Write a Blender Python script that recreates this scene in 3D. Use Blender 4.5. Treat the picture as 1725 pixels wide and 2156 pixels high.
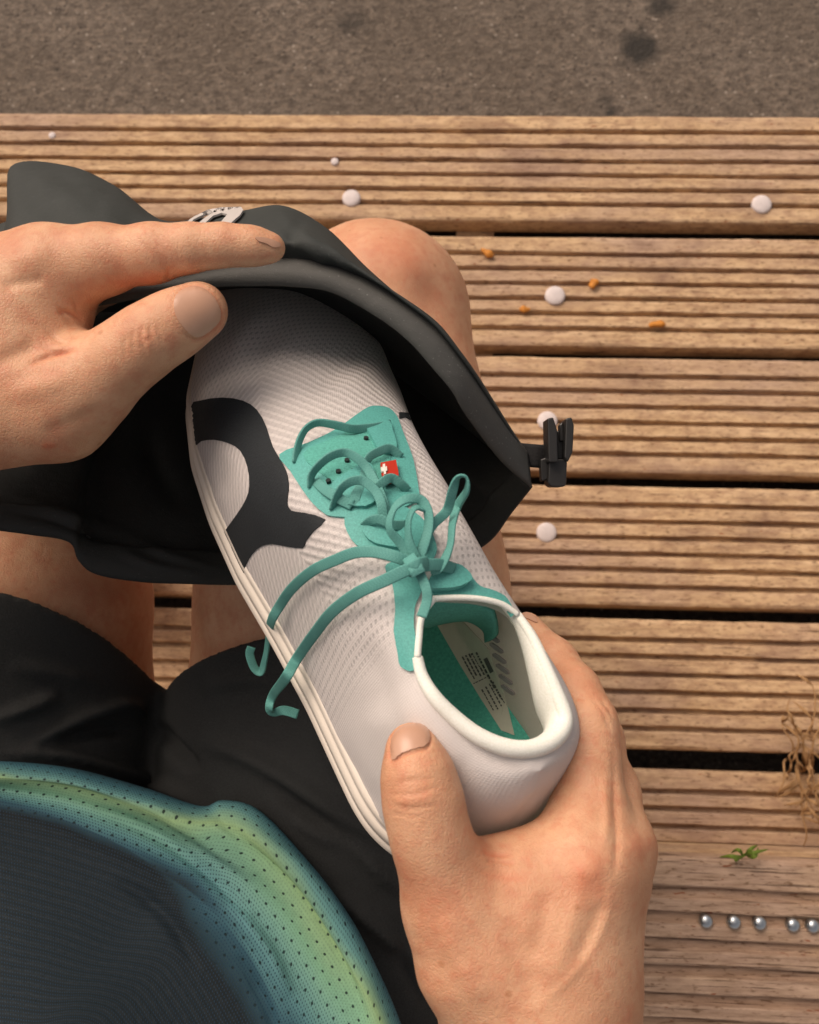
import bpy, bmesh, math, random
import numpy as np
from mathutils import Vector, Matrix
from mathutils.bvhtree import BVHTree
from mathutils.geometry import delaunay_2d_cdt
for o in list(bpy.data.objects): bpy.data.objects.remove(o)
S = bpy.context.scene; COL = S.collection
random.seed(7); RNG = np.random.default_rng(7)

# ------------------------------------------------------------------ camera
# Worked out from the plank joints of the deck: X along the planks, Y away from
# the sitter, Z up, lower deck surface at z = 0, lens 1.10 m above it.
F, CX, CY, H = 2200.0, 862.5, 1078.0, 1.10
ax_r = np.array([.998956, .020550, -.040802])
ax_a = np.array([.028267, -.979661, .198659])
ax_u = np.cross(ax_r, ax_a)
R_ = np.stack([ax_r, ax_a, ax_u])                 # camera (right, down, forward) -> world
CAM = np.array([0, 0, H])
def W(p): return np.asarray(p, float) @ R_.T + CAM
def C_(p): return (np.asarray(p, float) - CAM) @ R_
def px(u, v, d): return np.array([(u-CX)/F*d, (v-CY)/F*d, d])
def P(u, v, d): return W(px(u, v, d))
def proj(p):
    c = C_(p); return np.stack([c[..., 0]/c[..., 2]*F+CX, c[..., 1]/c[..., 2]*F+CY], -1), c[..., 2]
def onz(u, v, z):                                 # the point of the level z seen there
    d = W(px(u, v, 1.0))-CAM; return CAM + d*((z-H)/d[2])
cam = bpy.data.objects.new('camera', bpy.data.cameras.new('camera')); COL.objects.link(cam)
M = Matrix.Identity(4)
xr, yd, zf = R_[:, 0], R_[:, 1], R_[:, 2]
for i in range(3):
    M[i][0] = xr[i]; M[i][1] = -yd[i]; M[i][2] = -zf[i]; M[i][3] = CAM[i]
cam.matrix_world = M
cam.data.sensor_fit = 'VERTICAL'; cam.data.sensor_height = 24; cam.data.lens = 24*F/2156
cam.data.clip_start = .02; cam.data.clip_end = 200
cam.data.dof.use_dof = True; cam.data.dof.focus_distance = .425; cam.data.dof.aperture_fstop = 14
S.camera = cam
# ------------------------------------------------------------------ sky, sun, exposure
SUN_AZ, SUN_EL = math.radians(-38), math.radians(46)        # from beyond the deck, a little left
w = bpy.data.worlds.new('World'); S.world = w; w.use_nodes = True
nt = w.node_tree; nt.nodes.clear()
sky = nt.nodes.new('ShaderNodeTexSky'); sky.sky_type = 'NISHITA'; sky.sun_disc = False
sky.sun_elevation = SUN_EL; sky.sun_rotation = SUN_AZ; sky.dust_density = 4.0; sky.air_density = 1.0
hsv = nt.nodes.new('ShaderNodeHueSaturation'); hsv.inputs['Saturation'].default_value = .30   # overcast: grey sky
bg = nt.nodes.new('ShaderNodeBackground'); bg.inputs['Strength'].default_value = .112
out = nt.nodes.new('ShaderNodeOutputWorld')
nt.links.new(sky.outputs[0], hsv.inputs['Color']); nt.links.new(hsv.outputs[0], bg.inputs[0]); nt.links.new(bg.outputs[0], out.inputs[0])
sl = bpy.data.lights.new('sun', 'SUN'); sl.energy = 2.05; sl.angle = math.radians(40); sl.color = (1, .90, .80)
so = bpy.data.objects.new('sun', sl); COL.objects.link(so)
sd = Vector((math.sin(SUN_AZ)*math.cos(SUN_EL), math.cos(SUN_AZ)*math.cos(SUN_EL), math.sin(SUN_EL)))
so.rotation_euler = sd.to_track_quat('Z', 'Y').to_euler()
vs = S.view_settings; vs.view_transform = 'Standard'; vs.look = 'None'; vs.exposure = 0.10; vs.gamma = 1
vs.use_curve_mapping = False
vs.use_white_balance = True; vs.white_balance_temperature = 7500; vs.white_balance_tint = 17

# ------------------------------------------------------------------ helpers
def mesh_obj(name, v, f, mat=None, parent=None, smooth=True, uv=None, cols=None):
    me = bpy.data.meshes.new(name)
    v = np.asarray(v, np.float32)
    if isinstance(f, np.ndarray):
        n, k = f.shape
        me.vertices.add(len(v)); me.vertices.foreach_set('co', v.ravel())
        me.loops.add(n*k); me.loops.foreach_set('vertex_index', f.astype(np.int32).ravel())
        me.polygons.add(n); me.polygons.foreach_set('loop_start', np.arange(0, n*k, k, dtype=np.int32))
        me.update(calc_edges=True); me.validate()
    else:
        me.from_pydata(v.tolist(), [], f)
    if smooth: me.polygons.foreach_set('use_smooth', np.ones(len(me.polygons), bool))
    if uv is not None:
        ul = me.uv_layers.new(name='UVMap')
        li = np.empty(len(me.loops), np.int32); me.loops.foreach_get('vertex_index', li)
        ul.data.foreach_set('uv', np.asarray(uv, np.float32)[li].ravel())
    if cols is not None:
        at = me.attributes.new('tint', 'FLOAT', 'POINT'); at.data.foreach_set('value', np.asarray(cols, np.float32))
    if mat: me.materials.append(mat)
    o = bpy.data.objects.new(name, me); COL.objects.link(o)
    if parent: o.parent = parent
    return o
def empty(name, loc=(0, 0, 0)):
    o = bpy.data.objects.new(name, None); COL.objects.link(o); o.empty_display_size = .05
    return o            # parts are given in world coordinates, so the empties stay at the origin
def tag(o, label=None, cat=None, group=None, kind=None):
    for k, val in (('label', label), ('category', cat), ('group', group), ('kind', kind)):
        if val: o[k] = val
    return o
def cr(pts, n, closed=False):                     # Catmull-Rom through points, n samples per span
    p = np.asarray(pts, float); k = len(p)
    if closed: q = np.concatenate([p[-1:], p, p[:2]]); spans = k
    else: q = np.concatenate([2*p[:1]-p[1:2], p, 2*p[-1:]-p[-2:-1]]); spans = k-1
    o = []
    t = np.linspace(0, 1, n, endpoint=False).reshape((n,)+(1,)*(p.ndim-1))
    for i in range(spans):
        a, b, c, d = q[i], q[i+1], q[i+2], q[i+3]
        o.append(.5*(2*b+(c-a)*t+(2*a-5*b+4*c-d)*t*t+(3*b-a-3*c+d)*t**3))
    o = np.concatenate(o)
    if not closed: o = np.concatenate([o, p[-1:]])
    return o
def grid_faces(nr, nc, wrap=False):
    i = np.arange(nr-1)[:, None]; j = np.arange(nc if wrap else nc-1)[None, :]
    j2 = (j+1) % nc
    return np.stack([i*nc+j, i*nc+j2, (i+1)*nc+j2, (i+1)*nc+j], -1).reshape(-1, 4)
def loft(rows, nr=8, nc=8):                       # rows of control points -> dense grid (rows, cols, 3)
    rows = [np.asarray(r, float) for r in rows]
    d = np.stack([cr(r, nc) for r in rows])       # R, C, 3
    return np.moveaxis(cr(d, nr), 0, 0)
def metric_uv(g):
    du = np.concatenate([np.zeros((g.shape[0], 1)), np.cumsum(np.linalg.norm(np.diff(g, axis=1), axis=2), 1)], 1)
    dv = np.concatenate([np.zeros((1, g.shape[1])), np.cumsum(np.linalg.norm(np.diff(g, axis=0), axis=2), 0)], 0)
    return np.stack([du, dv], -1).reshape(-1, 2)
def solidify(o, t, off=-1):
    m = o.modifiers.new('thickness', 'SOLIDIFY'); m.thickness = t; m.offset = off
def normals(v, f):
    n = np.zeros_like(v)
    a = np.cross(v[f[:, 1]]-v[f[:, 0]], v[f[:, 2]]-v[f[:, 0]])
    for k in range(f.shape[1]): np.add.at(n, f[:, k], a)
    return n/np.maximum(np.linalg.norm(n, axis=1, keepdims=True), 1e-12)
def segdist(q, a, b):
    ab = b-a; t = np.clip(((q-a)@ab)/max(ab@ab, 1e-9), 0, 1); return np.linalg.norm(q-a-t[:, None]*ab, axis=1)
def strokes(v, nrm, lst, tint=None):
    """sculpt along drawn lines: (points, half width in px, height in m, tint)"""
    uv, d = proj(v); view = (CAM-v); view /= np.linalg.norm(view, axis=1, keepdims=True)
    face = np.clip((nrm*view).sum(1)*3+.2, 0, 1)
    out = v.copy()
    for s in lst:
        pts, wd, h = np.asarray(s[0], float), s[1], s[2]
        if len(pts) > 2: pts = cr(pts, 4)
        lo = pts.min(0)-3*wd; hi = pts.max(0)+3*wd
        m = np.where((uv > lo).all(1) & (uv < hi).all(1) & (face > 0))[0]
        if not len(m): continue
        al = [segdist(uv[m], pts[i], pts[i+1]) for i in range(len(pts)-1)]
        dist = np.min(al, axis=0); ka = np.argmin(al, axis=0); ab_ = (pts[1:]-pts[:-1])[ka]
        sp_ = (ka+np.clip(((uv[m]-pts[:-1][ka])*ab_).sum(1)/np.maximum((ab_**2).sum(1), 1e-9), 0, 1))/len(al)
        tp = 1. if len(pts) < 3 or np.linalg.norm(pts[0]-pts[-1]) < 12 else np.clip(np.minimum(sp_, 1-sp_)*3.2, 0, 1)**.8
        g = np.exp(-(dist/wd)**2)*face[m]*tp
        out[m] += nrm[m]*(g*h)[:, None]
        if tint is not None and len(s) > 3: tint[m] += g*s[3]
    return out
def bvh_of(v, f): return BVHTree.FromPolygons([tuple(map(float, x)) for x in v], [tuple(map(int, x)) for x in f])
def hit(bvh, u, v):
    d = Vector(W(px(u, v, 1.0))-CAM).normalized()
    l, n, i, t = bvh.ray_cast(Vector(CAM), d)
    if l is None: return None
    if n.dot(d) > 0: n = -n
    return np.array(l), np.array(n)
def patch(name, poly, bvh, mat, parent, thick=.0008, res=9, smooth=3, fallback=None, lift=0., drop=False):
    """a thin piece lying on a surface, its outline given where it is seen"""
    p = np.asarray(poly, float)
    if smooth: p = cr(p, smooth, True)
    q = []
    for i in range(len(p)):                        # even spacing of the outline
        a, b = p[i], p[(i+1) % len(p)]; n = max(1, int(np.linalg.norm(b-a)/(res*.7)))
        q += [a+(b-a)*k/n for k in range(n)]
    p = np.array(q); n = len(p)
    x0, y0 = p.min(0); x1, y1 = p.max(0)
    gx, gy = np.meshgrid(np.arange(x0+res/2, x1, res), np.arange(y0+res/2, y1, res))
    gx = gx + (np.arange(gx.shape[0]) % 2)[:, None]*res/2
    g = np.stack([gx.ravel(), gy.ravel()], 1)
    ins = np.zeros(len(g), bool); dmin = np.full(len(g), 1e9)
    for i in range(n):
        a, b = p[i], p[(i+1) % n]
        c = ((a[1] > g[:, 1]) != (b[1] > g[:, 1])) & (g[:, 0] < (b[0]-a[0])*(g[:, 1]-a[1])/(b[1]-a[1]+1e-12)+a[0])
        ins ^= c; dmin = np.minimum(dmin, segdist(g, a, b))
    g = g[ins & (dmin > res*.4)]
    V = [Vector(x) for x in p]+[Vector(x) for x in g]
    r = delaunay_2d_cdt(V, [(i, (i+1) % n) for i in range(n)], [], 1, 1e-4)
    vv = np.array([(x[0], x[1]) for x in r[0]]); tris = [tuple(x) for x in r[2]]
    pos = np.zeros((len(vv), 3)); nr = np.zeros((len(vv), 3)); ok = np.zeros(len(vv), bool)
    for i, (a, b) in enumerate(vv):
        h_ = hit(bvh, a, b)
        if h_: pos[i], nr[i] = h_; ok[i] = True
    good = np.where(ok)[0]
    if len(good) < 3: return None
    dd = np.zeros(len(vv)); dd[good] = proj(pos[good])[1]
    for i in np.where(~ok)[0]:
        j = good[np.argsort(((vv[good]-vv[i])**2).sum(1))[:4]]
        pos[i] = P(vv[i][0], vv[i][1], dd[j].mean()+.001); nr[i] = nr[j].mean(0)
    # orientation towards the camera
    k = len(vv)
    top = pos+nr*(thick+lift); bot = pos-nr*.0006+nr*lift
    F_ = []; ec = {}
    for t in tris:
        a, b, c = t
        if drop and not (ok[a] and ok[b] and ok[c]): continue
        cr_ = (vv[b][0]-vv[a][0])*(vv[c][1]-vv[a][1])-(vv[b][1]-vv[a][1])*(vv[c][0]-vv[a][0])
        if cr_ > 0: t = (a, c, b)
        F_.append(t)
        for e in ((t[0], t[1]), (t[1], t[2]), (t[2], t[0])): ec[e] = 1
    for (a, b) in list(ec):
        if (b, a) not in ec: F_.append((b, a, a+k, b+k))
    o = mesh_obj(name, np.concatenate([top, bot]), F_, mat, parent, uv=np.concatenate([vv, vv])); o.data.set_sharp_from_angle(angle=.8)
    return o
def ribbon(name, pts, wd, th, mat, parent, tw=None, n=8, flat=.5, ns=12, cap=True, nvec=None):
    """band swept along world points, broad side to the viewer unless twisted (degrees)"""
    p = cr(pts, n); k = len(p)
    T = np.gradient(p, axis=0); T /= np.linalg.norm(T, axis=1, keepdims=True)+1e-12
    tws = np.interp(np.linspace(0, 1, k), np.linspace(0, 1, len(tw)), tw) if tw is not None else np.zeros(k)
    nv = CAM-p if nvec is None else np.tile(nvec, (k, 1))
    nv = nv/np.linalg.norm(nv, axis=1, keepdims=True)
    N = nv-T*(T*nv).sum(1)[:, None]; N /= np.linalg.norm(N, axis=1, keepdims=True)+1e-9
    for i in range(1, k):
        if N[i]@N[i-1] < 0: N[i] = -N[i]
    B = np.cross(T, N)
    c, s = np.cos(np.radians(tws))[:, None], np.sin(np.radians(tws))[:, None]
    N, B = N*c+B*s, B*c-N*s
    th_ = np.linspace(0, 2*math.pi, ns, endpoint=False)
    cx = np.sign(np.cos(th_))*np.abs(np.cos(th_))**flat*wd/2; cy = np.sign(np.sin(th_))*np.abs(np.sin(th_))**flat*th/2
    V = p[:, None]+B[:, None]*cx[None, :, None]+N[:, None]*cy[None, :, None]
    f = grid_faces(k, ns, True)
    L = np.concatenate([[0], np.cumsum(np.linalg.norm(np.diff(p, axis=0), axis=1))])
    uv = np.stack([np.repeat(L, ns), np.tile(cx, k)], 1)
    V = V.reshape(-1, 3)
    if cap:
        f = [tuple(x) for x in f.tolist()]+[tuple(range(ns))[::-1], tuple(range((k-1)*ns, k*ns))]
    return mesh_obj(name, V, f, mat, parent, uv=uv)
def tube(name, pts, rad, mat, parent, n=8, ns=10, closed=False):
    p = cr(pts, n, closed); k = len(p)
    if closed: T = np.roll(p, -1, 0)-np.roll(p, 1, 0)
    else: T = np.gradient(p, axis=0)
    T /= np.linalg.norm(T, axis=1, keepdims=True)
    r = np.interp(np.linspace(0, 1, k), np.linspace(0, 1, len(rad)), rad) if hasattr(rad, '__len__') else np.full(k, rad)
    nv = CAM-p; nv /= np.linalg.norm(nv, axis=1, keepdims=True)
    N = nv-T*(T*nv).sum(1)[:, None]; N /= np.linalg.norm(N, axis=1, keepdims=True)+1e-9; B = np.cross(T, N)
    a = np.linspace(0, 2*math.pi, ns, endpoint=False)
    V = p[:, None]+(B[:, None]*np.cos(a)[None, :, None]+N[:, None]*np.sin(a)[None, :, None])*r[:, None, None]
    f = grid_faces(k, ns, True)
    if closed:
        i = np.arange(ns); f = np.concatenate([f, np.stack([(k-1)*ns+i, (k-1)*ns+(i+1) % ns, (i+1) % ns, i], 1)])
    else:
        f = [tuple(x) for x in f.tolist()]+[tuple(range(ns))[::-1], tuple(range((k-1)*ns, k*ns))]
    L = np.concatenate([[0], np.cumsum(np.linalg.norm(np.diff(p, axis=0), axis=1))])
    return mesh_obj(name, V.reshape(-1, 3), f, mat, parent, uv=np.stack([np.repeat(L, ns), np.tile(a*.004, k)], 1))

# ---- implicit surfaces: round cones blended smoothly, meshed with surface nets
def sd_cone(p, a, b, ra, rb):
    ba = b-a; t = np.clip(((p-a)@ba)/(ba@ba), 0, 1)
    return np.linalg.norm(p-a-t[:, None]*ba, axis=1)-(ra+(rb-ra)*t)
def sd_ell(p, c, r, A):                            # A: 3 axes as rows
    q = (p-c)@A.T; k0 = np.linalg.norm(q/r, axis=1); k1 = np.linalg.norm(q/(r*r), axis=1)+1e-9
    return k0*(k0-1)/k1
def smin(a, b, k):
    h = np.maximum(k-np.abs(a-b), 0)/k; return np.minimum(a, b)-h*h*k*.25
def smax(a, b, k): return -smin(-a, -b, k)
def polygonize(fn, lo, hi, h):
    lo = np.asarray(lo, float); B = 8
    nb = np.maximum(np.ceil((np.asarray(hi)-lo)/(h*B)).astype(int), 1); n = nb*B+1
    cb = np.stack(np.meshgrid(*[np.arange(k) for k in nb], indexing='ij'), -1).reshape(-1, 3)
    cc = lo+(cb+.5)*B*h
    d = np.concatenate([fn(x) for x in np.array_split(cc, max(1, len(cc)//200000))])
    act = np.abs(d) < B*h*1.35
    Fg = np.empty(n, np.float32)
    big = np.repeat(np.repeat(np.repeat(d.reshape(nb), B, 0), B, 1), B, 2)
    Fg[:-1, :-1, :-1] = big; Fg[-1] = Fg[-2]; Fg[:, -1] = Fg[:, -2]; Fg[:, :, -1] = Fg[:, :, -2]
    o = np.stack(np.meshgrid(*[np.arange(B+1)]*3, indexing='ij'), -1).reshape(-1, 3)
    ab = cb[act]
    for ch in np.array_split(ab, max(1, len(ab)//120)):
        if not len(ch): continue
        g = (ch[:, None]*B+o[None]).reshape(-1, 3)
        Fg[g[:, 0], g[:, 1], g[:, 2]] = fn(lo+g*h)
    s = Fg < 0
    cnt = np.zeros(np.array(n)-1, np.int8)
    cor = [(i, j, k) for i in (0, 1) for j in (0, 1) for k in (0, 1)]
    sl = lambda A, c: A[c[0]:A.shape[0]-1+c[0], c[1]:A.shape[1]-1+c[1], c[2]:A.shape[2]-1+c[2]]
    for c in cor: cnt += sl(s, c)
    ac = np.argwhere((cnt > 0) & (cnt < 8)); m = len(ac)
    pos = np.zeros((m, 3)); num = np.zeros(m)
    val = {c: Fg[ac[:, 0]+c[0], ac[:, 1]+c[1], ac[:, 2]+c[2]] for c in cor}
    for c in cor:
        for ax in range(3):
            if c[ax]: continue
            c2 = list(c); c2[ax] = 1; c2 = tuple(c2)
            f0, f1 = val[c], val[c2]; x = (f0 < 0) != (f1 < 0)
            t = np.where(x, f0/np.where(x, f0-f1, 1), 0)
            q = np.tile(np.array(c, float), (m, 1)); q[:, ax] = t
            pos += q*x[:, None]; num += x
    v = lo+(ac+pos/num[:, None])*h
    idm = np.full(cnt.shape, -1, np.int64); idm[ac[:, 0], ac[:, 1], ac[:, 2]] = np.arange(m)
    fs = []
    for ax in range(3):
        b, c = (ax+1) % 3, (ax+2) % 3
        A = np.moveaxis(s, (ax, b, c), (0, 1, 2)); I = np.moveaxis(idm, (ax, b, c), (0, 1, 2))
        e = np.argwhere(A[:-1, 1:-1, 1:-1] != A[1:, 1:-1, 1:-1])
        i, j, k = e[:, 0], e[:, 1]+1, e[:, 2]+1
        q = np.stack([I[i, j-1, k-1], I[i, j, k-1], I[i, j, k], I[i, j-1, k]], 1)
        fl = A[i, j, k]
        q[~fl] = q[~fl][:, ::-1]
        fs.append(q)
    f = np.concatenate(fs); f = f[(f >= 0).all(1)]
    return v, f

# ------------------------------------------------------------------ materials
class NT:
    def __init__(s, name, rough=.6, spec=.5):
        s.m = bpy.data.materials.new(name); s.m.use_nodes = True; s.t = s.m.node_tree
        s.b = s.t.nodes['Principled BSDF']; s.b.inputs['Roughness'].default_value = rough
        s.b.inputs['Specular IOR Level'].default_value = spec
    def n(s, typ, **kw):
        x = s.t.nodes.new('ShaderNode'+typ)
        for k, v in kw.items():
            if k in ('operation', 'blend_type', 'data_type', 'feature', 'noise_dimensions', 'attribute_name', 'wave_type', 'bands_direction', 'distance', 'interpolation_type', 'wave_profile'): setattr(x, k, v)
            else: x.inputs[k].default_value = v
        return x
    def l(s, a, b): s.t.links.new(a, b)
    def coord(s, kind='Object'): return s.n('TexCoord').outputs[kind]
    def mapped(s, src, sc=(1, 1, 1), rot=(0, 0, 0), loc=(0, 0, 0)):
        m = s.n('Mapping'); m.inputs['Scale'].default_value = sc; m.inputs['Rotation'].default_value = rot; m.inputs['Location'].default_value = loc
        s.l(src, m.inputs['Vector']); return m.outputs[0]
    def noise(s, src, scale, detail=4, rough=.55):
        n = s.n('TexNoise'); n.inputs['Scale'].default_value = scale; n.inputs['Detail'].default_value = detail; n.inputs['Roughness'].default_value = rough
        if src is not None: s.l(src, n.inputs['Vector'])
        return n.outputs['Fac']
    def ramp(s, src, stops, interp='LINEAR'):
        r = s.n('ValToRGB'); r.color_ramp.interpolation = interp; e = r.color_ramp.elements
        while len(e) < len(stops): e.new(.5)
        for i, (p, c) in enumerate(stops):
            e[i].position = p; e[i].color = (*c, 1) if hasattr(c, '__len__') else (c, c, c, 1)
        s.l(src, r.inputs[0]); return r.outputs[0]
    def mix(s, fac, a, b, mode='MIX'):
        m = s.n('Mix', data_type='RGBA', blend_type=mode)
        for sock, val in ((m.inputs[0], fac), (m.inputs[6], a), (m.inputs[7], b)):
            if hasattr(val, 'links') or isinstance(val, bpy.types.NodeSocket): s.l(val, sock)
            else: sock.default_value = val if not hasattr(val, '__len__') else ((*val, 1) if len(val) == 3 else val)
        return m.outputs[2]
    def math(s, op, a, b=None, c=None):
        m = s.n('Math', operation=op)
        for i, val in enumerate((a, b, c)):
            if val is None: continue
            if isinstance(val, bpy.types.NodeSocket): s.l(val, m.inputs[i])
            else: m.inputs[i].default_value = val
        return m.outputs[0]
    def bump(s, h, strength=.3, dist=.001, prev=None):
        b = s.n('Bump'); b.inputs['Strength'].default_value = strength; b.inputs['Distance'].default_value = dist
        s.l(h, b.inputs['Height'])
        if prev is not None: s.l(prev, b.inputs['Normal'])
        return b.outputs[0]
    def col(s, c):
        if isinstance(c, bpy.types.NodeSocket): s.l(c, s.b.inputs['Base Color'])
        else: s.b.inputs['Base Color'].default_value = (*c, 1)
    def nrm(s, x): s.l(x, s.b.inputs['Normal'])
    def sep(s, src):
        x = s.n('SeparateXYZ'); s.l(src, x.inputs[0]); return x.outputs
def cloth(name, c, rough=.8, scale=900, bump=.25, var=.25, sheen=0., spec=.3):
    m = NT(name, rough, spec); co = m.coord()
    n1 = m.noise(co, 14, 4); f = m.noise(co, scale, 2, .7)
    base = m.mix(m.ramp(n1, [(.3, 0), (.7, 1)]), tuple(x*(1-var) for x in c), tuple(x*(1+var) for x in c))
    base = m.mix(m.math('MULTIPLY', m.ramp(f, [(.35, 0), (.75, 1)]), .45), base, tuple(min(1, x*1.9+.004) for x in c))
    m.col(base); m.nrm(m.bump(f, bump, .0006))
    m.b.inputs['Sheen Weight'].default_value = sheen
    return m.m

def mat_wood(name='weathered_wood', grey_lo=.44, crack=.62):
    m = NT(name, .85, .15); co = m.coord()
    inf = m.n('ObjectInfo').outputs['Random']
    off = m.n('CombineXYZ'); m.l(m.math('MULTIPLY', inf, 37.), off.inputs[0]); m.l(m.math('MULTIPLY', inf, 11.), off.inputs[1])
    va = m.n('VectorMath', operation='ADD'); m.l(co, va.inputs[0]); m.l(off.outputs[0], va.inputs[1]); co = va.outputs[0]
    g = m.noise(m.mapped(co, (9, 130, 60)), 1, 6, .62)          # long grain
    g2 = m.noise(m.mapped(co, (38, 260, 160)), 1, 5, .65)
    big = m.noise(m.mapped(co, (3.2, 9, 9)), 1, 4, .6)
    spk = m.noise(m.mapped(co, (130, 420, 300)), 1, 3, .6)
    mid = m.noise(m.mapped(co, (55, 120, 80)), 1, 5, .68)
    c = m.ramp(g, [(.25, (.41, .262, .146)), (.5, (.56, .382, .225)), (.75, (.68, .485, .305))])
    c = m.mix(m.ramp(mid, [(.34, .85), (.55, 0)]), c, (.34, .205, .125))
    c = m.mix(m.ramp(mid, [(.58, 0), (.78, .6)]), c, (.74, .54, .34))
    grey = m.ramp(g2, [(.3, (.27, .175, .125)), (.7, (.52, .365, .275))])
    c = m.mix(m.ramp(big, [(grey_lo, 0), (grey_lo+.22, .85)]), c, grey)
    ck = m.noise(m.mapped(co, (14, 520, 60), loc=(1, 5, 0)), 1, 4, .6)
    c = m.mix(m.ramp(ck, [(crack, 0), (crack+.06, .8)]), c, (.085, .05, .035))
    c = m.mix(m.ramp(spk, [(.57, 0), (.68, .7)]), c, (.12, .06, .03))
    st = m.noise(m.mapped(co, (7, 11, 8), loc=(3, 1, 0)), 1, 5, .7)
    c = m.mix(m.ramp(st, [(.53, 0), (.70, .68)]), c, (.20, .115, .085))
    mo = m.noise(m.mapped(co, (90, 300, 90), loc=(7, 0, 0)), 1, 2, .5)      # rusty red specks of lichen
    c = m.mix(m.ramp(mo, [(.70, 0), (.75, .8)]), c, (.23, .055, .015))
    m.col(c)
    h = m.math('ADD', m.math('MULTIPLY', g2, .6), m.math('MULTIPLY', spk, .5))
    m.nrm(m.bump(h, .5, .0012))
    return m.m
def mat_asphalt():
    m = NT('asphalt', .9, .2); co = m.coord()
    v = m.n('TexVoronoi'); v.inputs['Scale'].default_value = 210; m.l(co, v.inputs['Vector'])
    v2 = m.n('TexVoronoi'); v2.inputs['Scale'].default_value = 120; m.l(co, v2.inputs['Vector'])
    n1 = m.noise(co, 6, 5); n2 = m.noise(co, 170, 4, .7); n3 = m.noise(m.mapped(co, (.8, 1.2, 1)), 75, 6, .75)
    c = m.ramp(n3, [(.32, (.060, .049, .041)), (.5, (.130, .106, .086)), (.68, (.215, .176, .143))])
    c = m.mix(m.ramp(m.sep(v.outputs['Color'])[0], [(.72, 0), (.95, .45)]), c, (.26, .205, .16))
    for (k, lo_, cc_, r_) in ((1, .80, (.36, .31, .26), .30), (2, .82, (.045, .038, .034), .36)):
        dot = m.ramp(v2.outputs['Distance'], [(r_*.5, .8), (r_, 0)])
        c = m.mix(m.math('MULTIPLY', dot, m.ramp(m.sep(v2.outputs['Color'])[k], [(lo_, 0), (lo_+.03, 1)])), c, cc_)
    c = m.mix(m.ramp(n1, [(.35, .40), (.6, 0)]), c, (.085, .066, .050))
    pn = m.n('VectorMath', operation='MULTIPLY_ADD')
    m.l(co, pn.inputs[0]); pn.inputs[1].default_value = (1, 1, 0)
    nn = m.n('TexNoise'); nn.inputs['Scale'].default_value = 40; m.l(co, nn.inputs['Vector'])
    sc = m.n('VectorMath', operation='SCALE'); m.l(nn.outputs['Color'], sc.inputs[0]); sc.inputs['Scale'].default_value = .028
    m.l(sc.outputs[0], pn.inputs[2])
    for (u, v_, r, k) in [(1342, 103, .028, .9), (1282, 222, .016, .85), (742, 50, .024, .55), (118, 140, .010, .9), (1392, 10, .022, .8), (318, 118, .008, .7), (690, 172, .014, .35)]:
        q = onz(u, v_, -.16)
        dv = m.n('VectorMath', operation='DISTANCE'); m.l(pn.outputs[0], dv.inputs[0]); dv.inputs[1].default_value = (q[0]+.014, q[1]+.014, 0)
        f = m.ramp(m.math('DIVIDE', dv.outputs['Value'], r*1.35), [(.55, k), (1., 0)])
        c = m.mix(f, c, (.028, .027, .025))
    m.col(c); m.nrm(m.bump(m.math('ADD', m.math('MULTIPLY', v.outputs['Distance'], .5), n2), .8, .003))
    return m.m
def mat_skin(name='skin'):
    m = NT(name, .46, .35); co = m.coord()
    n1 = m.noise(co, 38, 4, .6); n2 = m.noise(co, 260, 3, .6); n3 = m.noise(co, 1300, 2, .7)
    c = m.ramp(n1, [(.28, (.545, .262, .150)), (.5, (.635, .342, .205)), (.72, (.71, .42, .262))])
    c = m.mix(m.ramp(n2, [(.50, 0), (.74, .5)]), c, (.60, .22, .125))
    mt = m.noise(m.mapped(co, (1, 1, 1), loc=(4, 2, 1)), 95, 4, .65)
    c = m.mix(m.ramp(mt, [(.50, 0), (.68, .42)]), c, (.52, .175, .10))
    at = m.n('Attribute', attribute_name='tint')
    c = m.mix(m.ramp(at.outputs['Fac'], [(0, 0), (1, .75)]), c, (.58, .17, .09))
    fr = m.n('TexVoronoi'); fr.inputs['Scale'].default_value = 150; m.l(co, fr.inputs['Vector'])
    c = m.mix(m.math('MULTIPLY', m.ramp(fr.outputs['Distance'], [(.10, .55), (.22, 0)]), m.ramp(m.sep(fr.outputs['Color'])[0], [(.88, 0), (.90, 1)])), c, (.42, .17, .075))
    m.col(c)
    m.b.inputs['Subsurface Weight'].default_value = .22; m.b.inputs['Subsurface Radius'].default_value = (1, .38, .2); m.b.inputs['Subsurface Scale'].default_value = .006
    v = m.n('TexVoronoi', feature='DISTANCE_TO_EDGE'); v.inputs['Scale'].default_value = 620
    wv = m.n('TexNoise'); wv.inputs['Scale'].default_value = 300; m.l(co, wv.inputs['Vector'])
    ad = m.n('VectorMath', operation='MULTIPLY_ADD'); m.l(wv.outputs['Color'], ad.inputs[0]); ad.inputs[1].default_value = (.002, .002, .002); m.l(co, ad.inputs[2]); m.l(ad.outputs[0], v.inputs['Vector'])
    lines = m.ramp(v.outputs['Distance'], [(.0, 0), (.16, 1)])
    m.nrm(m.bump(m.math('ADD', m.math('MULTIPLY', lines, .28), m.math('ADD', n3, m.math('MULTIPLY', n2, .8))), .40, .0006))
    return m.m
def plain(name, c, rough=.5, metal=0., spec=.5, noise=0., scale=200, bump=0.):
    m = NT(name, rough, spec); m.b.inputs['Metallic'].default_value = metal
    if noise:
        f = m.noise(m.coord(), scale, 4)
        m.col(m.mix(f, tuple(x*(1-noise) for x in c), tuple(min(1, x*(1+noise)) for x in c)))
        if bump: m.nrm(m.bump(f, bump, .0006))
    else: m.col(c)
    return m.m
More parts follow.
